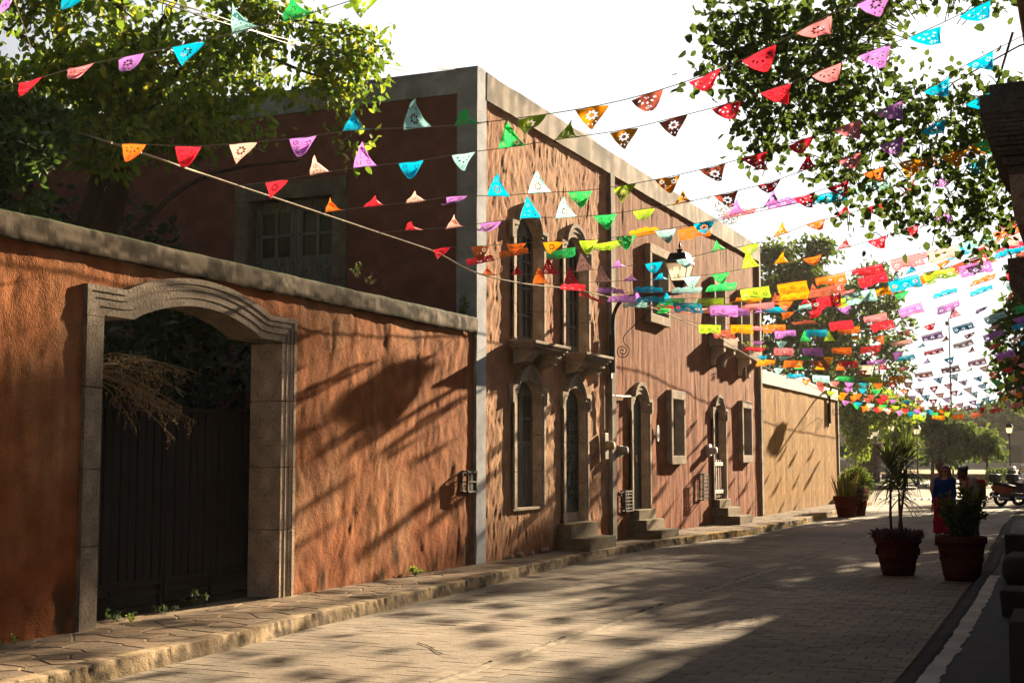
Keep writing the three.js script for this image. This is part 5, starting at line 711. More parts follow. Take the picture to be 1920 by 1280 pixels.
// ───────── plaza: pavements, lawns, walls ─────────
{
  const slab = (name, pts, y, h, m) => struct(name, uvm(new THREE.ExtrudeGeometry(new THREE.Shape(pts.map(([x, z]) => new THREE.Vector2(x, -z))), { depth: h, bevelEnabled: true, bevelSize: 0.02, bevelThickness: 0.02, bevelSegments: 1 }).rotateX(-Math.PI / 2).translate(0, y - h - 0.02, 0)), m);
  slab('plaza_pavement', [[-40, -82.5], [-10.2, -82.6], [-9.7, -83.4], [-9.9, -86], [-11.2, -116], [-40, -116]], 0.14, 0.14, std([0.34, 0.29, 0.22], 0.8, { map: mottleC }));
  slab('lawn', [[-40, -88], [-12.6, -89], [-13.6, -116], [-40, -116]], 0.20, 0.06, M.grass);
  slab('lawn', [[-12.0, -96], [-11.2, -97], [-11.9, -112], [-13.2, -112]], 0.22, 0.07, M.grass);
  slab('plaza_pavement', [[-9.5, -103], [12, -96], [12, -114], [-10.5, -116]], 0.14, 0.14, std([0.34, 0.29, 0.22], 0.8, { map: mottleC }));
  slab('dry_lawn', [[-60, -118], [60, -116], [60, -240], [-60, -240]], 0.62, 0.6, M.dryGrass);
  const lw = mesh('retaining_wall', bx(-26, 0, -117.6, 14, 0.60, -117.2, 0.03), std([0.30, 0.29, 0.28], 0.9, { map: mottleC })); tag(lw, 'low grey retaining wall in front of the dry lawn', 'wall');
  const ww = mesh('white_wall', bx(-40, 0.6, -176, 30, 1.42, -175.7, 0.03), std([0.72, 0.72, 0.73], 0.8, { map: mottleC })); tag(ww, 'long low white wall behind the dry lawn', 'wall');
  const fb = thing('far_building', 'grey building behind the plaza trees with dark openings', 'building', [-9, 0.6, -186]); mesh('wall', bx(-9, 0, -1, 12, 4.6, 0), std([0.16, 0.16, 0.16], 0.9), fb); for (let k = 0; k < 8; k++) mesh('opening', bx(-8.2 + k * 2.5, 0.4, 0, -6.9 + k * 2.5, 3.0, 0.05), std([0.05, 0.05, 0.055]), fb); mesh('roof', bx(-9.3, 4.6, -1.3, 12.3, 4.85, 0.3), std([0.2, 0.19, 0.18]), fb);
  const bb = thing('far_building', 'brown building with a pale window frame at the far right edge', 'building', [-2.6, 0.6, -150]); mesh('wall', bx(-2.2, 0, -4, 8, 4.4, 0), std([0.20, 0.10, 0.065]), bb); mesh('window', bx(-1.4, 1.6, 0, -0.4, 3.0, 0.06), std([0.4, 0.38, 0.34]), bb); mesh('corner_post', bx(-2.5, 0, -0.2, -2.2, 4.4, 0.1), std([0.35, 0.33, 0.3]), bb);
  const pb = thing('far_building', 'pale white building glimpsed between the lamp posts on the left', 'building', [-22, 0.2, -135]); mesh('wall', bx(-5, 0, -3, 5, 4.3, 0), std([0.55, 0.56, 0.58]), pb); mesh('door', bx(-1.6, 0, 0, -0.7, 3, 0.05), std([0.1, 0.09, 0.09]), pb); mesh('roof', bx(-5.2, 4.3, -3.2, 5.2, 4.55, 0.2), std([0.4, 0.4, 0.4]), pb); mesh('window', bx(2, 1.2, 0, 3.5, 2.4, 0.05), std([0.12, 0.13, 0.14]), pb);
  const k0 = thing('kiosk', 'brown wooden kiosk on the lawn right of the yellow wall', 'kiosk', [-15.2, 0.18, -102]); const km = std([0.20, 0.09, 0.055], 0.7, { map: woodC }); for (let i = 0; i < 8; i++) mesh('board', bx(-0.85 + i * 0.215, 0, 0.5, -0.645 + i * 0.215, 2.7, 0.54 + (i % 2) * 0.012), km, k0); for (let i = 0; i < 5; i++) mesh('board', bx(0.86, 0, -0.5 + i * 0.2, 0.9, 2.7, -0.31 + i * 0.2), std([0.14, 0.055, 0.04], 0.7), k0); mesh('body', bx(-0.85, 0, -0.5, 0.86, 2.7, 0.5), km, k0); mesh('roof', bx(-1.0, 2.7, -0.65, 1.05, 2.78, 0.68, 0.01), std([0.4, 0.26, 0.16]), k0);
  const sg = thing('notice_board', 'brown wooden notice board right of the kiosk', 'sign', [-13.2, 0.2, -101.5]); mesh('board', bx(-0.7, 1.5, -0.03, 0.7, 2.5, 0.03), std([0.14, 0.06, 0.045]), sg); mesh('post', cyl(0.06, 0.06, 2.5).translate(-0.6, 1.25, -0.08), M.bark, sg); mesh('post', cyl(0.06, 0.06, 2.5).translate(0.6, 1.25, -0.08), M.bark, sg);
  const fp = thing('flagpole', 'tall thin flagpole in the plaza against the bright sky', 'flagpole', [-9.42, 0.14, -104]); mesh('pole', cyl(0.035, 0.08, 12, 8).translate(0, 6, 0), M.iron, fp); mesh('floodlight', bx(-0.25, 11.5, -0.1, -0.04, 11.8, 0.1, 0.02), M.iron, fp); mesh('base', cyl(0.22, 0.26, 0.3, 12).translate(0, 0.15, 0), M.far, fp);
  const lamps = [['street lamp nearest the kiosk, tallest head in front of the light green tree', 1672, 797, 79, 4.05], ['street lamp standing right of the tallest one, in front of the feathery tree', 1721, 803, 88, 4.0], ['street lamp with its head just above the kiosk', 1643, 808, 96, 4.0], ['small far street lamp above the left side of the kiosk', 1632, 822, 118, 4.0], ['small far street lamp right of the kiosk behind the tallest lamp', 1668, 822, 118, 4.0], ['street lamp at the right edge above the litter bin', 1895, 808, 84, 4.0]];
  for (const [l, px, py, D, h] of lamps) { const p = at(px, 862, D); streetLamp(l, p, h); }
  const hd = thing('hedge', 'clipped low hedge left of the litter bin at the right', 'hedge', [at(1876, 900, 88).x, 0.1, at(1876, 900, 88).z]), R = rngOf(97), L = []; for (let i = 0; i < 1300; i++) L.push({ p: V((R() - 0.5) * 1.7, 0.1 + R() * 1.0, (R() - 0.5) * 0.9), n: sphere(R).add(V(0, 0.4, 0)), l: 0.14, w: 0.08, c: GREENS[Math.floor(R() * 5)], up: sphere(R) }); mesh('foliage', leafMass(L), M.leafV, hd); mesh('stems', merge([-0.6, -0.2, 0.3, 0.7].map((x) => taper([V(x, 0, 0), V(x + 0.05, 0.5, 0.05), V(x, 0.95, 0)], 0.03, 0.01))), M.bark, hd);
  const bin = thing('litter_bin', 'dark litter bin on the plaza corner at the right edge', 'bin', [at(1898, 900, 82).x, 0.12, at(1898, 900, 82).z]); mesh('body', lathe([[0.0, 0], [0.22, 0], [0.26, 1.0], [0.24, 1.02], [0.2, 0.9]], 16), std([0.02, 0.02, 0.022], 0.5), bin); mesh('lid', lathe([[0.27, 1.05], [0.28, 1.1], [0.2, 1.22], [0, 1.25]], 16), std([0.35, 0.34, 0.33], 0.4), bin);
  const gs = thing('green_sign', 'small green and white sign on a post at the far right', 'sign', [at(1885, 866, 120).x, 0.6, at(1885, 866, 120).z]); mesh('panel', bx(-0.5, 1.0, -0.03, 0.5, 1.7, 0.03), std([0.02, 0.14, 0.09], 0.5), gs); mesh('band', bx(-0.5, 1.71, -0.03, 0.5, 1.95, 0.03), std([0.55, 0.55, 0.54], 0.5), gs); mesh('post', cyl(0.04, 0.04, 1.0).translate(0, 0.5, 0), M.iron, gs);
  const bs = thing('blue_sign', 'dark blue square sign on a thin post in the plaza', 'sign', [at(1863, 850, 100).x, 0.14, at(1863, 850, 100).z]); mesh('panel', bx(-0.38, 2.0, -0.02, 0.38, 2.9, 0.02), std([0.03, 0.06, 0.12], 0.5), bs); mesh('post', cyl(0.03, 0.03, 2.9).translate(0, 1.45, -0.03), std([0.4, 0.4, 0.4], 0.4, { metalness: 0.7 }), bs);
  const studs = []; const sp = thing('road_studs', 'row of bright round studs across the street before the crossing', 'road studs', [-6.6, 0, -62.6]); for (let k = 0; k < 15; k++) mesh('stud', lathe([[0.0, 0.05], [0.05, 0.045], [0.085, 0.015], [0.09, 0]], 10).translate(-2.2 + k * 0.3, 0.0, 0), std([0.62, 0.58, 0.5], 0.25), sp);
  struct('crossing_strip', uvm(new THREE.PlaneGeometry(7, 0.5).rotateX(-Math.PI / 2).translate(-6, -0.002, -65.5)), std([0.45, 0.41, 0.35], 0.7));
}

// ───────── pots and plants in the street ─────────
function pot(name, label, p, r, h, group = 'big terracotta pots standing in the street') {
  const t = thing(name, label, 'plant pot', [p.x, 0, p.z], R0(), group);
  mesh('body', lathe([[0, 0], [r * 0.66, 0], [r * 0.68, 0.03], [r * 0.70, h * 0.10], [r * 0.735, h * 0.13], [r * 0.73, h * 0.17], [r * 0.80, h * 0.42], [r * 0.845, h * 0.45], [r * 0.845, h * 0.5], [r * 0.83, h * 0.53], [r * 0.90, h * 0.78], [r * 0.92, h * 0.82]], 40), M.terracotta, t);
  mesh('rim', lathe([[r * 0.92, h * 0.82], [r * 0.99, h * 0.84], [r, h * 0.88], [r, h * 0.97], [r * 0.97, h], [r * 0.90, h], [r * 0.87, h * 0.95], [r * 0.86, h * 0.8]], 40), M.terracotta, t);
  for (let k = 0; k < 4; k++) { const a = k * Math.PI / 2 + 0.3; mesh('lug', new THREE.TorusGeometry(r * 0.13, r * 0.055, 7, 14).rotateY(-a + Math.PI / 2).translate(Math.cos(a) * r * 0.88, h * 0.62, Math.sin(a) * r * 0.88), M.terracotta, t); }
  mesh('soil', new THREE.CircleGeometry(r * 0.87, 24).rotateX(-Math.PI / 2).translate(0, h * 0.9, 0), M.soil, t); return t;
}
const R0 = (() => { const r = rngOf(501); return () => r() * 6; })();
function blade(l, w, bend, seg = 6, fold = 0.25) {                   // a strap leaf along +y that bends towards +z
  const P = [], I = []; let y = 0, z = 0, a = 0; for (let i = 0; i <= seg; i++) { const t = i / seg, ww = w * 0.5 * (t < 0.3 ? lerp(0.7, 1, t / 0.3) : Math.pow(1 - (t - 0.3) / 0.7, 0.7)); P.push(-ww, y, z, 0, y - fold * ww * Math.sin(a), z - fold * ww * Math.cos(a), ww, y, z); a = bend * t * t; y += Math.cos(a) * l / seg; z += Math.sin(a) * l / seg; if (i) { const k = i * 3; I.push(k - 3, k - 2, k, k - 2, k + 1, k, k - 2, k - 1, k + 1, k - 1, k + 2, k + 1); } }
  const g = new THREE.BufferGeometry(); g.setAttribute('position', new THREE.Float32BufferAttribute(P, 3)); g.setIndex(I); g.computeVertexNormals(); return g;
}
const leafMat = (c, tr = 0.35) => thin(c, tr);
{
  const p1 = ony(1685, 1077, 0), p2 = ony(1805, 1087, 0), p3 = ony(1588, 969, 0), p4 = V(p3.x + 0.16, 0, p3.z - 1.0);
  pot('terracotta_pot', 'terracotta pot holding the tall spiky plant, left of the bushy one', p1, 0.355, 0.58); pot('terracotta_pot', 'wide terracotta pot holding the leafy bush, in front of the people', p2, 0.37, 0.64);
  pot('terracotta_pot', 'terracotta pot at the end of the yellow wall holding upright striped leaves', p3, 0.40, 0.64); pot('terracotta_pot', 'terracotta pot partly hidden behind the pot at the yellow wall', p4, 0.36, 0.6);
  // spiky plant: three bare canes with heads of strap leaves
  const d = thing('spiky_plant', 'tall dracaena with three bare canes and spiky leaf heads in a pot', 'plant', [p1.x, 0.52, p1.z]), R = rngOf(511), cm = std([0.16, 0.12, 0.085], 0.8);
  const heads = [[at(1671, 893, 20.2), 88], [at(1700, 880, 20.6), 92], [at(1686, 925, 20.7), 60]].map(([p, n]) => [p.sub(d.position), n]);
  const blades = [[0.60, 0.034, 0.35], [0.64, 0.036, 0.8], [0.6, 0.034, 1.0], [0.52, 0.03, 1.15], [0.68, 0.034, 0.6]].map(([l, w, b]) => blade(l, w, b)), bm = [[0.07, 0.10, 0.022], [0.10, 0.13, 0.028], [0.13, 0.14, 0.035], [0.20, 0.15, 0.04]].map((c) => leafMat(c, 0.4));
  heads.forEach(([hp, n], i) => { const f = V((i - 1) * 0.09, 0, (R() - 0.5) * 0.1); mesh('cane', taper([f, f.clone().lerp(hp, 0.5).add(V((R() - 0.5) * 0.06, 0, 0)), hp], 0.022, 0.017, 6), cm, d); for (let k = 0; k < n; k++) { const tilt = 0.10 + 2.1 * Math.pow(k / n, 0.8), m = mesh('leaf', blades[Math.min(4, tilt < 0.5 ? 0 : tilt < 1 ? (R() < 0.5 ? 4 : 1) : tilt < 1.5 ? 2 : 3)], bm[k > n * 0.85 ? 3 : Math.floor(R() * 3)], d); m.position.copy(hp).add(V(0, 0.30 * (1 - k / n) - 0.10, 0)); m.rotation.order = 'YXZ'; m.rotation.set(tilt, R() * 6.28, (R() - 0.5) * 0.2); } });
  const low = [], RR = rngOf(513); for (let i = 0; i < 900; i++) { const a = RR() * 6.28, q = Math.sqrt(RR()) * 0.36; low.push({ p: V(Math.cos(a) * q, -0.02 + RR() * 0.09, Math.sin(a) * q), n: V(Math.cos(a) * q * 2, 0.8, Math.sin(a) * q * 2).add(sphere(RR).multiplyScalar(0.5)), l: 0.07 + RR() * 0.06, w: 0.022, c: mix3([0.09, 0.02, 0.05], [0.05, 0.06, 0.025], RR()), up: sphere(RR) }); }
  const lw = thing('ground_plant', 'low purple-leaved ground cover around the canes of the spiky plant', 'plant', [p1.x, 0.55, p1.z]); stuff(mesh('foliage', leafMass(low), M.leafV, lw)); lw.position.y = 0.55;
  // bush
  const bsh = thing('leafy_bush', 'dark leafy bush with a few orange leaves in the wide pot', 'plant', [p2.x, 0.56, p2.z]), bl = [], R3 = rngOf(517), st = [];
  for (let k = 0; k < 46; k++) { const a = R3() * 6.28, q = Math.sqrt(R3()), hx = Math.cos(a) * q * 0.40 + 0.05, hz = Math.sin(a) * q * 0.34, hy = 0.42 + 0.48 * R3() - 0.12 * q + (hx > 0.25 ? 0.04 : 0), r = V(Math.cos(a) * q * 0.13, 0, Math.sin(a) * q * 0.13), tip = V(hx, hy, hz), mid = r.clone().lerp(tip, 0.5).multiply(V(0.8, 1, 0.8)); st.push(taper([r, mid, tip], 0.009, 0.004, 5)); for (let i = 0; i < 46; i++) { const t = 0.12 + 0.88 * Math.pow(R3(), 0.7), p = t < 0.5 ? r.clone().lerp(mid, t * 2) : mid.clone().lerp(tip, t * 2 - 1), n = sphere(R3).add(V(0, 0.55, 0)), o = R3(); bl.push({ p, n, l: 0.06 + R3() * 0.05, w: 0.034, c: o < 0.025 ? [0.35, 0.17, 0.03] : o < 0.08 ? [0.16, 0.15, 0.03] : mix3([0.04, 0.065, 0.016], [0.075, 0.105, 0.02], R3()), up: sphere(R3) }); } }
  mesh('stems', merge(st), M.bark, bsh); stuff(mesh('foliage', leafMass(bl), M.leafV, bsh));
  // upright striped leaves and the round bush behind them
  const sn = thing('snake_plant', 'clump of upright yellow-green striped leaves in the pot by the yellow wall', 'plant', [p3.x, 0.56, p3.z]), R4 = rngOf(519), sb = [blade(0.78, 0.075, 0.2, 5, 0.5), blade(0.62, 0.07, 0.35, 5, 0.5), blade(0.9, 0.07, 0.15, 5, 0.5)], sm = [[0.15, 0.14, 0.035], [0.20, 0.17, 0.045], [0.11, 0.12, 0.035]].map((c) => leafMat(c, 0.2));
  for (let k = 0; k < 46; k++) { const a = R4() * 6.28, q = Math.sqrt(R4()) * 0.3, m = mesh('leaf', sb[k % 3], sm[Math.floor(R4() * 3)], sn); m.position.set(Math.cos(a) * q, 0, Math.sin(a) * q); m.rotation.order = 'YXZ'; m.rotation.set(q * 0.9 + (R4() - 0.5) * 0.15, Math.PI / 2 - a, 0); }
  const rb = thing('round_bush', 'rounded bright green bush behind the striped leaves at the yellow wall', 'plant', [p4.x, 0.55, p4.z]), R5 = rngOf(521), rl = []; for (let i = 0; i < 2600; i++) { const s = sphere(R5), q = Math.cbrt(R5()) * (0.85 + 0.25 * R5()); rl.push({ p: V(s.x * 0.52 * q, 0.48 + s.y * 0.5 * q, s.z * 0.5 * q), n: s.clone().add(sphere(R5)), l: 0.07 + 0.04 * R5(), w: 0.045, c: mix3([0.06, 0.10, 0.016], [0.13, 0.17, 0.02], R5()), up: sphere(R5) }); } stuff(mesh('foliage', leafMass(rl), M.leafV, rb)); mesh('stems', merge([-0.1, 0, 0.12].map((x) => taper([V(x, -0.05, 0), V(x * 1.4, 0.3, 0.04), V(x * 2.4, 0.6, 0)], 0.02, 0.008))), M.bark, rb);
  const cp = thing('potted_creeper', 'small reddish plant between the two pots at the yellow wall', 'plant', [p3.x + 0.42, 0.5, p3.z - 0.1]), cl = []; for (let i = 0; i < 160; i++) cl.push({ p: V((R5() - 0.3) * 0.35, R5() * 0.4, (R5() - 0.5) * 0.3), n: sphere(R5).add(V(0.3, 0.5, 0)), l: 0.1, w: 0.05, c: mix3([0.14, 0.04, 0.04], [0.07, 0.08, 0.03], R5()), up: sphere(R5) }); stuff(mesh('foliage', leafMass(cl), M.leafV, cp));
}
// weeds at the foot of walls, on the coping and in the gateway; the dry branch in the gateway
{
  const weed = (label, p, n, r, h, cols, seed, l = 0.06) => { const R = rngOf(seed), t = thing('weed', label, 'weed', [p.x, p.y, p.z]), L = [], S = []; for (let k = 0; k < Math.ceil(n / 9); k++) { const d = V((R() - 0.5) * 2 * r, h * (0.5 + 0.5 * R()), (R() - 0.5) * 2 * r); S.push(tube([V(d.x * 0.2, 0, d.z * 0.2), d.clone().multiply(V(0.7, 0.55, 0.7)), d], 0.003, 4, 3)); for (let i = 0; i < 9; i++) L.push({ p: d.clone().multiplyScalar(0.25 + 0.75 * R()), n: sphere(R).add(V(0, 0.4, 0)), l: l * (0.6 + 0.8 * R()), w: l * 0.5, c: cols[Math.floor(R() * cols.length)], up: sphere(R) }); } mesh('stems', merge(S), std([0.12, 0.12, 0.04]), t); stuff(mesh('leaves', leafMass(L), M.leafV, t)); };
  const G = [[0.16, 0.22, 0.03], [0.11, 0.16, 0.03], [0.22, 0.24, 0.04]], D = [[0.035, 0.06, 0.02], [0.05, 0.075, 0.02]], on = (px, py) => ony(px, py, 0.15);
  weed('small bright weed at the wall foot left of the gateway', on(45, 1207).setX(WX + 0.07), 24, 0.06, 0.07, G, 531, 0.035); weed('tiny weed against the gateway jamb stone at lower left', on(25, 1214).setX(WX + 0.07), 16, 0.05, 0.05, G, 533, 0.03); weed('small yellow-green weed at the garden wall foot near the house', on(752, 1078).setX(WX + 0.07), 40, 0.10, 0.10, G, 535); weed('bright weed in the gateway at the edge of the flagstones', on(245, 1166), 22, 0.06, 0.07, G, 537, 0.04); weed('leafy weed under the metal gate, right part', V(WX - 0.30, 0.15, -12.4), 50, 0.14, 0.22, D, 539, 0.06); weed('low dark weeds under the metal gate, left part', V(WX - 0.22, 0.15, -11.1), 60, 0.26, 0.10, D, 541, 0.045); weed('low weeds under the middle of the metal gate', V(WX - 0.2, 0.15, -11.8), 40, 0.22, 0.10, D, 542, 0.045);
  weed('green plant growing on the wall coping beside the grey corner', V(WX - 0.12, 3.96, -18.95), 50, 0.08, 0.34, [[0.10, 0.16, 0.03], [0.16, 0.2, 0.04]], 543, 0.07); weed('tall thin weeds on the coping in front of the red side wall', onx(690, 535, WX - 0.2), 26, 0.16, 0.16, [[0.04, 0.045, 0.02], [0.06, 0.055, 0.025]], 545, 0.035); weed('dark weeds on the coping below the shuttered side door', onx(670, 520, WX - 0.25), 40, 0.12, 0.22, D, 547, 0.04);
  weed('wispy weed growing on the roof edge near the far corner', V(WX - 0.15, 7.95, -36.0), 150, 0.55, 1.1, [[0.12, 0.12, 0.06], [0.16, 0.15, 0.08]], 549, 0.07); weed('plants spilling from the far planter box under the last upper windows', V(WX + 0.16, 4.73, -36.8), 110, 0.45, 0.25, [[0.10, 0.13, 0.03], [0.2, 0.2, 0.05]], 551, 0.09); weed('leafy clump on top of the yellow wall beside the house', V(WX - 0.2, 4.36, -39.6), 60, 0.3, 0.2, D, 553, 0.08);
  const b = thing('dry_branch', 'dry brown seed-laden branch hanging into the gateway from the left', 'branch'), R = rngOf(557), Z0 = -10.52, A = V(WX - 0.30, 2.62, Z0), S = [], L = [];
  for (let k = 0; k < 24; k++) { const e = V(WX - 0.1 + (R() - 0.5) * 0.4, 2.10 + R() * 0.85 - 0.25 * R(), Z0 - 0.6 - R() * 1.0), m = A.clone().lerp(e, 0.5).add(V(0, 0.16 - R() * 0.1, 0)); S.push(taper([A.clone().add(V(0, (R() - 0.5) * 0.1, 0)), m, e], 0.008, 0.003, 4)); for (let q = 0; q < 10; q++) { const o = m.clone().lerp(e, R()), f = o.clone().add(V((R() - 0.5) * 0.16, -0.05 - R() * 0.16, -R() * 0.14)); S.push(tube([o, o.clone().lerp(f, 0.5).add(V(0, 0.02, 0)), f], 0.0022, 3, 3)); for (let i = 0; i < 3; i++) L.push({ p: o.clone().lerp(f, R()).add(sphere(R).multiplyScalar(0.012)), n: sphere(R), l: 0.022, w: 0.014, c: mix3([0.17, 0.11, 0.055], [0.30, 0.2, 0.1], R()), up: sphere(R) }); } }
  mesh('twigs', merge(S), std([0.2, 0.14, 0.08]), b); stuff(mesh('seed_heads', leafMass(L), M.leafV, b)); rebase(b, A.x, A.y, A.z);
  const tw = thing('fallen_twig', 'thin dark twig lying on the sunlit paving near the bottom edge', 'twig'); const tp = [[783, 1204], [805, 1212], [820, 1222], [830, 1225]].map(([x, y]) => ony(x, y, 0.010)); mesh('stem', tube(tp, 0.0035, 12, 5), M.bark, tw); mesh('side_twig', tube([tp[1], tp[1].clone().add(V(0.06, 0.0, 0.015))], 0.0025), M.bark, tw); rebase(tw, tp[0].x, 0.02, tp[0].z);
}

// ───────── people ─────────
function netMesh(f, lo, hi, cell) {                                  // naive surface nets over a signed distance
  const nx = Math.ceil((hi.x - lo.x) / cell) + 1, ny = Math.ceil((hi.y - lo.y) / cell) + 1, nz = Math.ceil((hi.z - lo.z) / cell) + 1, v = new Float32Array(nx * ny * nz), id = new Int32Array(nx * ny * nz).fill(-1), P = [], I = [], at3 = (i, j, k) => (k * ny + j) * nx + i;
  for (let k = 0; k < nz; k++) for (let j = 0; j < ny; j++) for (let i = 0; i < nx; i++) v[at3(i, j, k)] = f(lo.x + i * cell, lo.y + j * cell, lo.z + k * cell);
  const C = [[0, 0, 0], [1, 0, 0], [0, 1, 0], [1, 1, 0], [0, 0, 1], [1, 0, 1], [0, 1, 1], [1, 1, 1]], ED = [[0, 1], [2, 3], [4, 5], [6, 7], [0, 2], [1, 3], [4, 6], [5, 7], [0, 4], [1, 5], [2, 6], [3, 7]];
  for (let k = 0; k < nz - 1; k++) for (let j = 0; j < ny - 1; j++) for (let i = 0; i < nx - 1; i++) { let n = 0, sx = 0, sy = 0, sz = 0; const c = C.map(([a, b, d]) => v[at3(i + a, j + b, k + d)]); for (const [a, b] of ED) if ((c[a] < 0) !== (c[b] < 0)) { const t = c[a] / (c[a] - c[b]); n++; sx += lerp(C[a][0], C[b][0], t); sy += lerp(C[a][1], C[b][1], t); sz += lerp(C[a][2], C[b][2], t); } if (n) { id[at3(i, j, k)] = P.length / 3; P.push(lo.x + (i + sx / n) * cell, lo.y + (j + sy / n) * cell, lo.z + (k + sz / n) * cell); } }
  for (let k = 1; k < nz - 1; k++) for (let j = 1; j < ny - 1; j++) for (let i = 1; i < nx - 1; i++) { const a = v[at3(i, j, k)] < 0; const q = (w, b, c, d) => (a ? I.push(w, b, c, w, c, d) : I.push(w, c, b, w, d, c)); if (a !== v[at3(i + 1, j, k)] < 0) q(id[at3(i, j - 1, k - 1)], id[at3(i, j, k - 1)], id[at3(i, j, k)], id[at3(i, j - 1, k)]); if (a !== v[at3(i, j + 1, k)] < 0) q(id[at3(i - 1, j, k - 1)], id[at3(i - 1, j, k)], id[at3(i, j, k)], id[at3(i, j, k - 1)]); if (a !== v[at3(i, j, k + 1)] < 0) q(id[at3(i - 1, j - 1, k)], id[at3(i, j - 1, k)], id[at3(i, j, k)], id[at3(i - 1, j, k)]); }
  const g = new THREE.BufferGeometry(); g.setAttribute('position', new THREE.Float32BufferAttribute(P, 3)); g.setIndex(I.filter((x) => x >= 0).length === I.length ? I : I.map((x) => Math.max(0, x))); g.computeVertexNormals(); return g;
}
function bones(list, k, cell, grow = 0, cut) {                       // tapered capsules joined smoothly; list of [a, b, ra, rb, depth factor]
  const lo = V(9, 9, 9), hi = V(-9, -9, -9); for (const [a, b, ra, rb] of list) for (const p of [a, b]) { const r = Math.max(ra, rb) + grow + cell * 3; lo.min(p.clone().addScalar(-r)); hi.max(p.clone().addScalar(r)); }
  return netMesh((x, y, z) => { let d = 9; for (const [a, b, ra, rb, e = 1] of list) { const dx = b.x - a.x, dy = b.y - a.y, dz = b.z - a.z, l2 = dx * dx + dy * dy + dz * dz || 1e-9, t = clamp(((x - a.x) * dx + (y - a.y) * dy + (z - a.z) * dz) / l2), q = Math.hypot(x - a.x - dx * t, y - a.y - dy * t, (z - a.z - dz * t) / e) - lerp(ra, rb, t) - grow, h = clamp(0.5 + 0.5 * (d - q) / k); d = lerp(d, q, h) - k * h * (1 - h); } if (cut) d = Math.max(d, cut(x, y, z)); return d; }, lo, hi, cell);
}
function person(label, p, turn, o) {
  const t = thing('person', label, 'person', [p.x, 0, p.z], turn), s = o.h / 1.68, S = (x, y, z) => V(x * s, y * s, z * s), lean = o.lean || V(0, 0, 0), L = (x, y, z) => S(x, y, z).addScaledVector(lean, sstep(0.9, 1.6, y)), skin = std(o.skin, 0.6);
  const hip = [S(-0.09, 0.9, 0), S(0.09, 0.9, 0)], knee = [S(-0.10, 0.49, 0.02), S(0.10, 0.49, 0.03)], ank = [S(-0.11, 0.08, -0.01), S(0.12, 0.08, 0.02)], sh = [L(-0.155, 1.355, 0), L(0.155, 1.355, 0)], el = o.el || [L(-0.205, 1.09, -0.03), L(0.205, 1.09, -0.03)], wr = o.wr || [L(-0.215, 0.86, 0.05), L(0.215, 0.86, 0.05)], neck = L(0, 1.42, 0), hd = L(0, 1.555, 0.025).add(o.head || V(0, 0, 0));
  const torso = [[L(-0.06, 1.30, 0), L(0.06, 1.30, 0), 0.125 * s, 0.125 * s, 0.85], [S(-0.05, 1.0, 0), S(0.05, 1.0, 0), 0.105 * s, 0.105 * s, 0.9], [S(-0.07, 0.9, 0), S(0.07, 0.9, 0), 0.125 * s, 0.125 * s, 0.95], [S(0, 0.95, 0), L(0, 1.3, 0), 0.11 * s, 0.12 * s], [sh[0], sh[1], 0.062 * s, 0.062 * s]];
  const arms = [0, 1].flatMap((i) => [[sh[i], el[i], 0.052 * s, 0.042 * s], [el[i], wr[i], 0.04 * s, 0.028 * s]]), legs = [0, 1].flatMap((i) => [[hip[i], knee[i], 0.085 * s, 0.058 * s], [knee[i], ank[i], 0.056 * s, 0.036 * s]]), feet = [0, 1].map((i) => [ank[i].clone().add(V(0, -0.035 * s, -0.03 * s)), ank[i].clone().add(V((i - 0.5) * 0.04, -0.045 * s, 0.14 * s)), 0.04 * s, 0.03 * s]);
  const head = [[hd.clone().add(S(0, 0.03, -0.01)), hd.clone().add(S(0, 0.03, -0.02)), 0.092 * s, 0.092 * s], [hd.clone().add(S(0, -0.045, 0.02)), hd.clone().add(S(0, -0.07, 0.035)), 0.062 * s, 0.045 * s], [neck.clone().add(S(0, -0.06, 0)), hd.clone().add(S(0, -0.04, 0)), 0.052 * s, 0.05 * s], [hd.clone().add(S(0, 0.0, 0.088)), hd.clone().add(S(0, -0.025, 0.105)), 0.012 * s, 0.016 * s], [hd.clone().add(S(-0.088, 0, 0)), hd.clone().add(S(-0.09, -0.03, 0)), 0.018 * s, 0.014 * s], [hd.clone().add(S(0.088, 0, 0)), hd.clone().add(S(0.09, -0.03, 0)), 0.018 * s, 0.014 * s]];
  const hands = []; [0, 1].forEach((i) => { const d = wr[i].clone().sub(el[i]).normalize(), pl = wr[i].clone().addScaledVector(d, 0.07 * s); hands.push([wr[i], pl, 0.026 * s, 0.032 * s]); for (let f = 0; f < 4; f++) { const b0 = pl.clone().add(V((f - 1.5) * 0.017 * s, 0, 0)); hands.push([b0, b0.clone().addScaledVector(d, (0.06 + 0.012 * (f === 1 || f === 2)) * s).add(V(0, -0.012, 0.004)), 0.009 * s, 0.007 * s]); } const th = wr[i].clone().addScaledVector(d, 0.03 * s); hands.push([th, th.clone().addScaledVector(d, 0.045 * s).add(V((i ? -1 : 1) * 0.035 * s, 0, 0.01)), 0.011 * s, 0.008 * s]); });
  const body = mesh('body', merge([bones([...torso, ...arms, ...legs, ...feet, head[2]], 0.05, 0.018), bones(head, 0.025, 0.008), bones(hands, 0.008, 0.006)]), skin, t);
  const top = [...torso.slice(0, 2), torso[3], torso[4], ...arms.map((a, i) => (i % 2 ? [a[0], a[0].clone().lerp(a[1], o.sleeve ?? 0.8), a[2], lerp(a[2], a[3], 0.8)] : a))]; mesh('top', bones(top, 0.03, 0.016, 0.014, (x, y, z) => Math.max((o.hem ?? 0.86) * s - y, 0.082 * s - Math.hypot(x - neck.x, (y - neck.y - 0.02 * s) * 0.9, z - neck.z - 0.03 * s))), o.top, t);
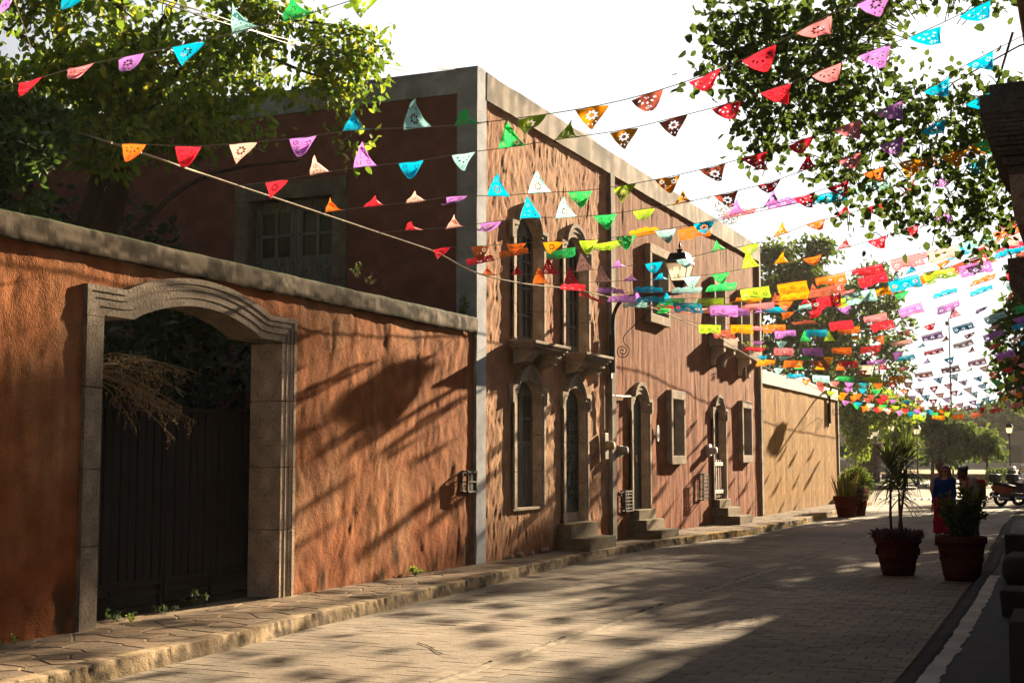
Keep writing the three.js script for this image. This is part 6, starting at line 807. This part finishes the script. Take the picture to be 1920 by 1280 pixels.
  if (o.skirt) { const hm = o.skirt; mesh('trousers', bones([[S(-0.07, 0.93, 0), S(0.07, 0.93, 0), 0.125 * s, 0.125 * s, 0.95], ...[0, 1].flatMap((i) => [[hip[i], knee[i], 0.10 * s, 0.105 * s], [knee[i], ank[i].clone().lerp(knee[i], 0.38), 0.105 * s, 0.125 * s]])], 0.05, 0.017, 0.012, (x, y, z) => 0.27 * s - y), hm, t); } else mesh('trousers', bones([torso[2], ...legs.map((a, i) => (i % 2 ? [a[0], a[1], a[2], a[3] + 0.02] : a))], 0.05, 0.017, 0.014, (x, y, z) => 0.10 * s - y), o.pants, t);
  for (const f of feet) mesh('shoe', bones([f], 0.01, 0.012, 0.012), o.shoe || std([0.02, 0.02, 0.025], 0.5), t);
  const hair = [[hd.clone().add(S(0, 0.05, -0.025)), hd.clone().add(S(0, 0.05, -0.03)), 0.10 * s, 0.10 * s]]; if (o.hair === 'long') hair.push(...[-1, 1].flatMap((q) => [[hd.clone().add(S(q * 0.075, 0.02, -0.02)), hd.clone().add(S(q * 0.10, -0.16, 0.0)), 0.045 * s, 0.05 * s]]), [hd.clone().add(S(0, 0, -0.07)), hd.clone().add(S(0, -0.2, -0.075)), 0.07 * s, 0.07 * s]); else hair.push([hd.clone().add(S(...(o.bun || [0, 0.15, -0.06]))), hd.clone().add(S(...(o.bun || [0, 0.15, -0.06]))).add(V(0, 0.01, 0)), 0.05 * s, 0.046 * s], [hd.clone().add(S(0, 0, -0.06)), hd.clone().add(S(0, -0.05, -0.06)), 0.07 * s, 0.05 * s]);
  mesh('hair', bones(hair, 0.03, 0.009, 0, (x, y, z) => { const a = hd.clone().add(S(0, -0.03, 0.075)); return -(Math.hypot((x - a.x) / 0.85, (y - a.y), (z - a.z) / 1.0) - 0.085 * s); }), std(o.hairC, 0.55), t);
  mesh('mouth', new THREE.SphereGeometry(1, 8, 5).scale(0.022 * s, 0.006 * s, 0.008 * s).translate(hd.x, hd.y - 0.055 * s, hd.z + 0.082 * s), std([o.skin[0] * 0.7, o.skin[1] * 0.4, o.skin[2] * 0.4], 0.5), t);
  if (o.glasses) { const gm = std([0.008, 0.008, 0.01], 0.15); for (const q of [-1, 1]) mesh('sunglass_lens', new THREE.SphereGeometry(1, 12, 8).scale(0.034 * s, 0.027 * s, 0.01 * s).translate(hd.x + q * 0.036 * s, hd.y + 0.012 * s, hd.z + 0.086 * s), gm, t); mesh('sunglass_frame', merge([-1, 1].map((q) => tube([V(hd.x + q * 0.066 * s, hd.y + 0.018 * s, hd.z + 0.078 * s), V(hd.x + q * 0.095 * s, hd.y + 0.012 * s, hd.z - 0.01)], 0.005)).concat([tube([V(hd.x - 0.015, hd.y + 0.016, hd.z + 0.095 * s), V(hd.x + 0.015, hd.y + 0.016, hd.z + 0.095 * s)], 0.005)])), gm, t); }
  else for (const q of [-1, 1]) mesh('eye', new THREE.SphereGeometry(0.012 * s, 8, 6).translate(hd.x + q * 0.034 * s, hd.y + 0.012 * s, hd.z + 0.078 * s), std([0.02, 0.015, 0.012], 0.3), t);
  if (o.pack) { const q = o.pack; mesh('backpack', rough(bx(-0.15 * s, 1.0 * s, -0.30 * s, 0.15 * s, 1.38 * s, -0.12 * s, 0.05), 0.03, 4, 561).translate(lean.x * 0.5, 0, lean.z * 0.5), q, t); for (const i of [0, 1]) mesh('strap', tube([sh[i].clone().multiplyScalar(1).add(V((i ? -1 : 1) * 0.07, 0.055, -0.09)), sh[i].clone().add(V((i ? -1 : 1) * 0.065, 0.07, 0.0)), sh[i].clone().add(V((i ? -1 : 1) * 0.06, 0.03, 0.085)), sh[i].clone().add(V((i ? -1 : 1) * 0.05, -0.14, 0.115)), sh[i].clone().add(V((i ? -1 : 0.9) * 0.02, -0.3, 0.03))], 0.018, 14, 6), q, t); }
  return t;
}
{
  const wp = at(1768, 862, 28.0), bp = at(1822, 862, 27.4), cp = at(1763, 862, 30.6);
  person('person in blue cardigan and wide red trousers wearing dark sunglasses, behind the bush', wp, -0.30, { h: 1.63, skin: [0.42, 0.22, 0.15], hairC: [0.10, 0.045, 0.022], hair: 'long', glasses: true, top: std([0.012, 0.04, 0.17], 0.85), skirt: std([0.24, 0.012, 0.035], 0.85), lean: V(0.06, 0, 0), hem: 0.88 });
  person('person in grey shirt with red backpack and dark bun leaning their head to the left', bp, -0.85, { h: 1.66, skin: [0.09, 0.045, 0.028], hairC: [0.008, 0.007, 0.007], hair: 'bun', bun: [0.02, 0.11, -0.10], top: std([0.26, 0.26, 0.28], 0.85), pants: std([0.05, 0.05, 0.07], 0.85), pack: std([0.42, 0.03, 0.02], 0.7), lean: V(0, 0, 0.12), head: V(0, -0.06, 0.10), sleeve: 0.3 });
  person('person mostly hidden behind the one with sunglasses, only a light brown bun showing', cp, 2.6, { h: 1.70, skin: [0.38, 0.2, 0.13], hairC: [0.16, 0.09, 0.05], hair: 'bun', bun: [0, 0.16, -0.03], top: std([0.3, 0.27, 0.24], 0.85), pants: std([0.06, 0.07, 0.10], 0.85) });
}

// ───────── vehicles ─────────
function motorbike(label, p, turn, body, acc) {
  const t = thing('motorbike', label, 'motorbike', [p.x, 0, p.z], turn, 'motorbikes parked side by side at the right'), bm = std(body, 0.3, { metalness: 0.1 }), dk = std([0.02, 0.02, 0.022], 0.45), sd = std([0.015, 0.015, 0.016], 0.7);
  for (const x of [-0.64, 0.64]) { const w = mesh('wheel', new THREE.TorusGeometry(0.235, 0.06, 10, 28).translate(x, 0.295, 0), M.rubber, t); mesh('rim', merge([new THREE.TorusGeometry(0.175, 0.018, 6, 24).translate(x, 0.295, 0), cyl(0.05, 0.05, 0.14).rotateX(Math.PI / 2).translate(x, 0.295, 0), ...[0, 1, 2, 3, 4].map((k) => { const a = k * 1.2566; return tube([V(x, 0.295, 0), V(x + 0.175 * Math.cos(a), 0.295 + 0.175 * Math.sin(a), 0)], 0.013); })]), std([acc[0], acc[1], acc[2]], 0.75), w); }
  const shape = (pts, d) => uvm(new THREE.ExtrudeGeometry(new THREE.Shape(pts.map(([x, y]) => new THREE.Vector2(x, y))), { depth: d, bevelEnabled: true, bevelSize: 0.025, bevelThickness: 0.03, bevelSegments: 2 }).translate(0, 0, -d / 2));
  mesh('tail_fairing', shape([[-0.95, 0.72], [-0.9, 0.60], [-0.5, 0.50], [-0.18, 0.52], [-0.15, 0.68], [-0.4, 0.76], [-0.85, 0.82]], 0.18), bm, t); mesh('front_fairing', shape([[0.36, 0.45], [0.52, 0.5], [0.60, 0.82], [0.50, 1.02], [0.40, 0.98], [0.42, 0.7]], 0.2), bm, t); mesh('floorboard', shape([[-0.2, 0.42], [0.42, 0.42], [0.42, 0.48], [-0.2, 0.5]], 0.22), dk, t); mesh('engine', shape([[-0.62, 0.26], [-0.2, 0.24], [-0.1, 0.42], [-0.25, 0.5], [-0.6, 0.46]], 0.16), dk, t);
  mesh('seat', shape([[-0.86, 0.84], [-0.5, 0.79], [-0.12, 0.72], [-0.08, 0.77], [-0.42, 0.85], [-0.84, 0.90]], 0.2), sd, t); mesh('front_fork', merge([-0.07, 0.07].map((z) => tube([V(0.64, 0.295, z), V(0.47, 0.95, z)], 0.022))), dk, t); mesh('mudguard', new THREE.TorusGeometry(0.31, 0.05, 6, 16, 2.0).rotateZ(0.6).translate(0.64, 0.295, 0), bm, t); mesh('mudguard', new THREE.TorusGeometry(0.32, 0.045, 6, 16, 1.5).rotateZ(1.6).translate(-0.64, 0.30, 0), dk, t);
  mesh('handlebar', merge([tube([V(0.36, 1.06, -0.34), V(0.44, 1.04, -0.1), V(0.44, 1.04, 0.1), V(0.36, 1.06, 0.34)], 0.016), tube([V(0.34, 1.065, -0.36), V(0.36, 1.06, -0.24)], 0.022), tube([V(0.34, 1.065, 0.36), V(0.36, 1.06, 0.24)], 0.022)]), dk, t);
  for (const z of [-0.27, 0.27]) { const m = mesh('mirror', new THREE.SphereGeometry(1, 12, 8).scale(0.018, 0.05, 0.08).translate(0.38, 1.26, z * 1.15), dk, t); mesh('mirror_stalk', tube([V(0.40, 1.05, z * 0.8), V(0.39, 1.2, z * 1.1)], 0.008), dk, m); }
  mesh('headlight', new THREE.SphereGeometry(0.085, 14, 10).scale(0.6, 1, 1.1).translate(0.58, 0.92, 0), std([0.6, 0.6, 0.6], 0.1), t); mesh('tail_light', bx(-0.99, 0.70, -0.08, -0.94, 0.78, 0.08, 0.01), std([0.45, 0.01, 0.01], 0.2), t); mesh('number_plate', bx(-0.99, 0.42, -0.09, -0.97, 0.56, 0.09, 0.004), std([0.5, 0.5, 0.5], 0.5), t); mesh('exhaust', taper([V(-0.15, 0.3, 0.15), V(-0.5, 0.33, 0.16), V(-0.92, 0.44, 0.17)], 0.03, 0.05), M.chrome, t); mesh('stand', tube([V(-0.1, 0.3, -0.1), V(-0.16, 0.01, -0.24)], 0.012), dk, t);
  mesh('top_case', rough(bx(-1.05, 0.93, -0.19, -0.70, 1.22, 0.19, 0.06), 0.008, 5, 571), dk, t); mesh('rack', merge([tube([V(-0.95, 0.9, -0.1), V(-0.6, 0.88, -0.1)], 0.012), tube([V(-0.95, 0.9, 0.1), V(-0.6, 0.88, 0.1)], 0.012)]), dk, t); return t;
}
{
  const q = ony(1888, 950, 0);
  motorbike('nearest motorbike at the right edge, red sides and a dark top case', V(q.x + 0.35, 0, q.z), -0.5, [0.13, 0.02, 0.015], [0.08, 0.02, 0.02]); motorbike('second motorbike behind the nearest one, black with blue seat cover', V(q.x + 0.95, 0, q.z - 1.0), -0.45, [0.02, 0.03, 0.05], [0.06, 0.06, 0.06]); motorbike('third motorbike in the row, dark grey, farthest in the row', V(q.x + 1.6, 0, q.z - 1.9), -0.5, [0.05, 0.05, 0.055], [0.08, 0.08, 0.08]);
  // a pale hatchback and a white off-roader
  const shape = (pts, d, bev = 0.05) => uvm(new THREE.ExtrudeGeometry(new THREE.Shape(pts.map(([x, y]) => new THREE.Vector2(x, y))), { depth: d - 2 * bev, bevelEnabled: true, bevelSize: bev, bevelThickness: bev, bevelSegments: 3 }).translate(0, 0, -d / 2 + bev));
  function car(name, label, cat, p, turn, paintC, boxy) {
    const t = thing(name, label, cat, [p.x, 0, p.z], turn), pm = std(paintC, 0.3, { metalness: 0.2 }), gl = std([0.03, 0.045, 0.06], 0.08);
    const bodyP = boxy ? [[-2.0, 0.45], [2.0, 0.45], [2.02, 0.9], [1.95, 1.02], [0.9, 1.08], [-2.0, 1.1]] : [[-1.95, 0.35], [1.95, 0.35], [2.0, 0.62], [1.8, 0.82], [0.95, 0.95], [-1.9, 1.0], [-2.0, 0.7]], cab = boxy ? [[-1.95, 1.08], [0.85, 1.06], [0.55, 1.80], [-1.9, 1.84]] : [[-1.85, 0.97], [1.0, 0.93], [0.35, 1.42], [-1.2, 1.46]], w = boxy ? 1.75 : 1.7;
    mesh('body', shape(bodyP, w, 0.06), pm, t); mesh('cabin', shape(cab, w - 0.2, 0.05), gl, t); mesh('roof', shape(boxy ? [[-1.93, 1.8], [0.58, 1.76], [0.55, 1.86], [-1.9, 1.9]] : [[-1.2, 1.43], [0.38, 1.40], [0.3, 1.47], [-1.1, 1.51]], w - 0.16, 0.03), pm, t);
    for (const z of [-1, 1]) for (const [x, x2, y0, y1] of boxy ? [[0.85, 0.55, 1.06, 1.8], [-0.4, -0.4, 1.06, 1.82], [-1.93, -1.9, 1.08, 1.84]] : [[1.0, 0.35, 0.93, 1.42], [-0.4, -0.4, 0.96, 1.44], [-1.8, -1.2, 0.97, 1.46]]) mesh('pillar', tube([V(x, y0, z * (w / 2 - 0.08)), V(x2, y1, z * (w / 2 - 0.11))], 0.04), pm, t);
    for (const x of [-1.25, 1.25]) for (const z of [-1, 1]) { const wh = mesh('wheel', new THREE.TorusGeometry(boxy ? 0.28 : 0.24, 0.10, 10, 24).translate(x, boxy ? 0.38 : 0.33, z * (w / 2 - 0.1)), M.rubber, t); mesh('rim', cyl(0.2, 0.2, 0.12, 16).rotateX(Math.PI / 2).translate(x, boxy ? 0.38 : 0.33, z * (w / 2 - 0.08)), std([0.4, 0.4, 0.4], 0.3, { metalness: 0.8 }), wh); }
    for (const z of [-0.62, 0.62]) { mesh('tail_light', bx(-2.04, 0.74, z - 0.12, -1.9, boxy ? 1.0 : 0.95, z + 0.12, 0.02), std([0.5, 0.01, 0.01], 0.2), t); mesh('headlight', bx(1.9, 0.64, z - 0.14, 2.05, 0.82, z + 0.14, 0.03), std([0.7, 0.7, 0.68], 0.1), t); }
    mesh('bumper', bx(-2.1, 0.38, -w / 2 + 0.05, -1.95, 0.58, w / 2 - 0.05, 0.03), boxy ? std([0.03, 0.03, 0.03], 0.6) : pm, t); mesh('bumper', bx(1.95, 0.38, -w / 2 + 0.05, 2.1, 0.58, w / 2 - 0.05, 0.03), boxy ? std([0.03, 0.03, 0.03], 0.6) : pm, t); if (boxy) mesh('spare_wheel', new THREE.TorusGeometry(0.26, 0.1, 10, 22).rotateY(Math.PI / 2).translate(-2.2, 0.95, 0), M.rubber, t); mesh('number_plate', bx(-2.115, 0.62, -0.2, -2.02, 0.74, 0.2), std([0.5, 0.5, 0.5]), t); return t;
  }
  const cq = ony(1925, 922, 0); car('parked_car', 'pale grey car at the far right edge with a red tail light', 'car', V(cq.x + 0.6, 0, cq.z), 1.9, [0.42, 0.44, 0.46], false);
  const jq = at(1578, 862, 70); car('parked_jeep', 'white off-road car half hidden behind the end of the yellow wall', 'car', V(jq.x - 0.9, 0, jq.z - 1.0), 1.35, [0.66, 0.66, 0.66], true);
  const gp = thing('green_board', 'green roadside board on a pale post behind the white off-road car', 'sign', [at(1582, 850, 82).x, 0, at(1582, 850, 82).z]); mesh('panel', bx(-0.8, 1.5, -0.03, 0.25, 2.6, 0.03), std([0.03, 0.09, 0.06], 0.6), gp); mesh('post', bx(0.26, 0, -0.06, 0.42, 2.75, 0.06, 0.01), std([0.5, 0.47, 0.4]), gp);
}

const renderer = new THREE.WebGLRenderer({ antialias: true });
renderer.setSize(1024, 682); renderer.shadowMap.enabled = true; renderer.shadowMap.type = THREE.PCFSoftShadowMap;
renderer.toneMapping = THREE.LinearToneMapping; renderer.toneMappingExposure = EXPOSURE;
renderer.render(scene, camera);
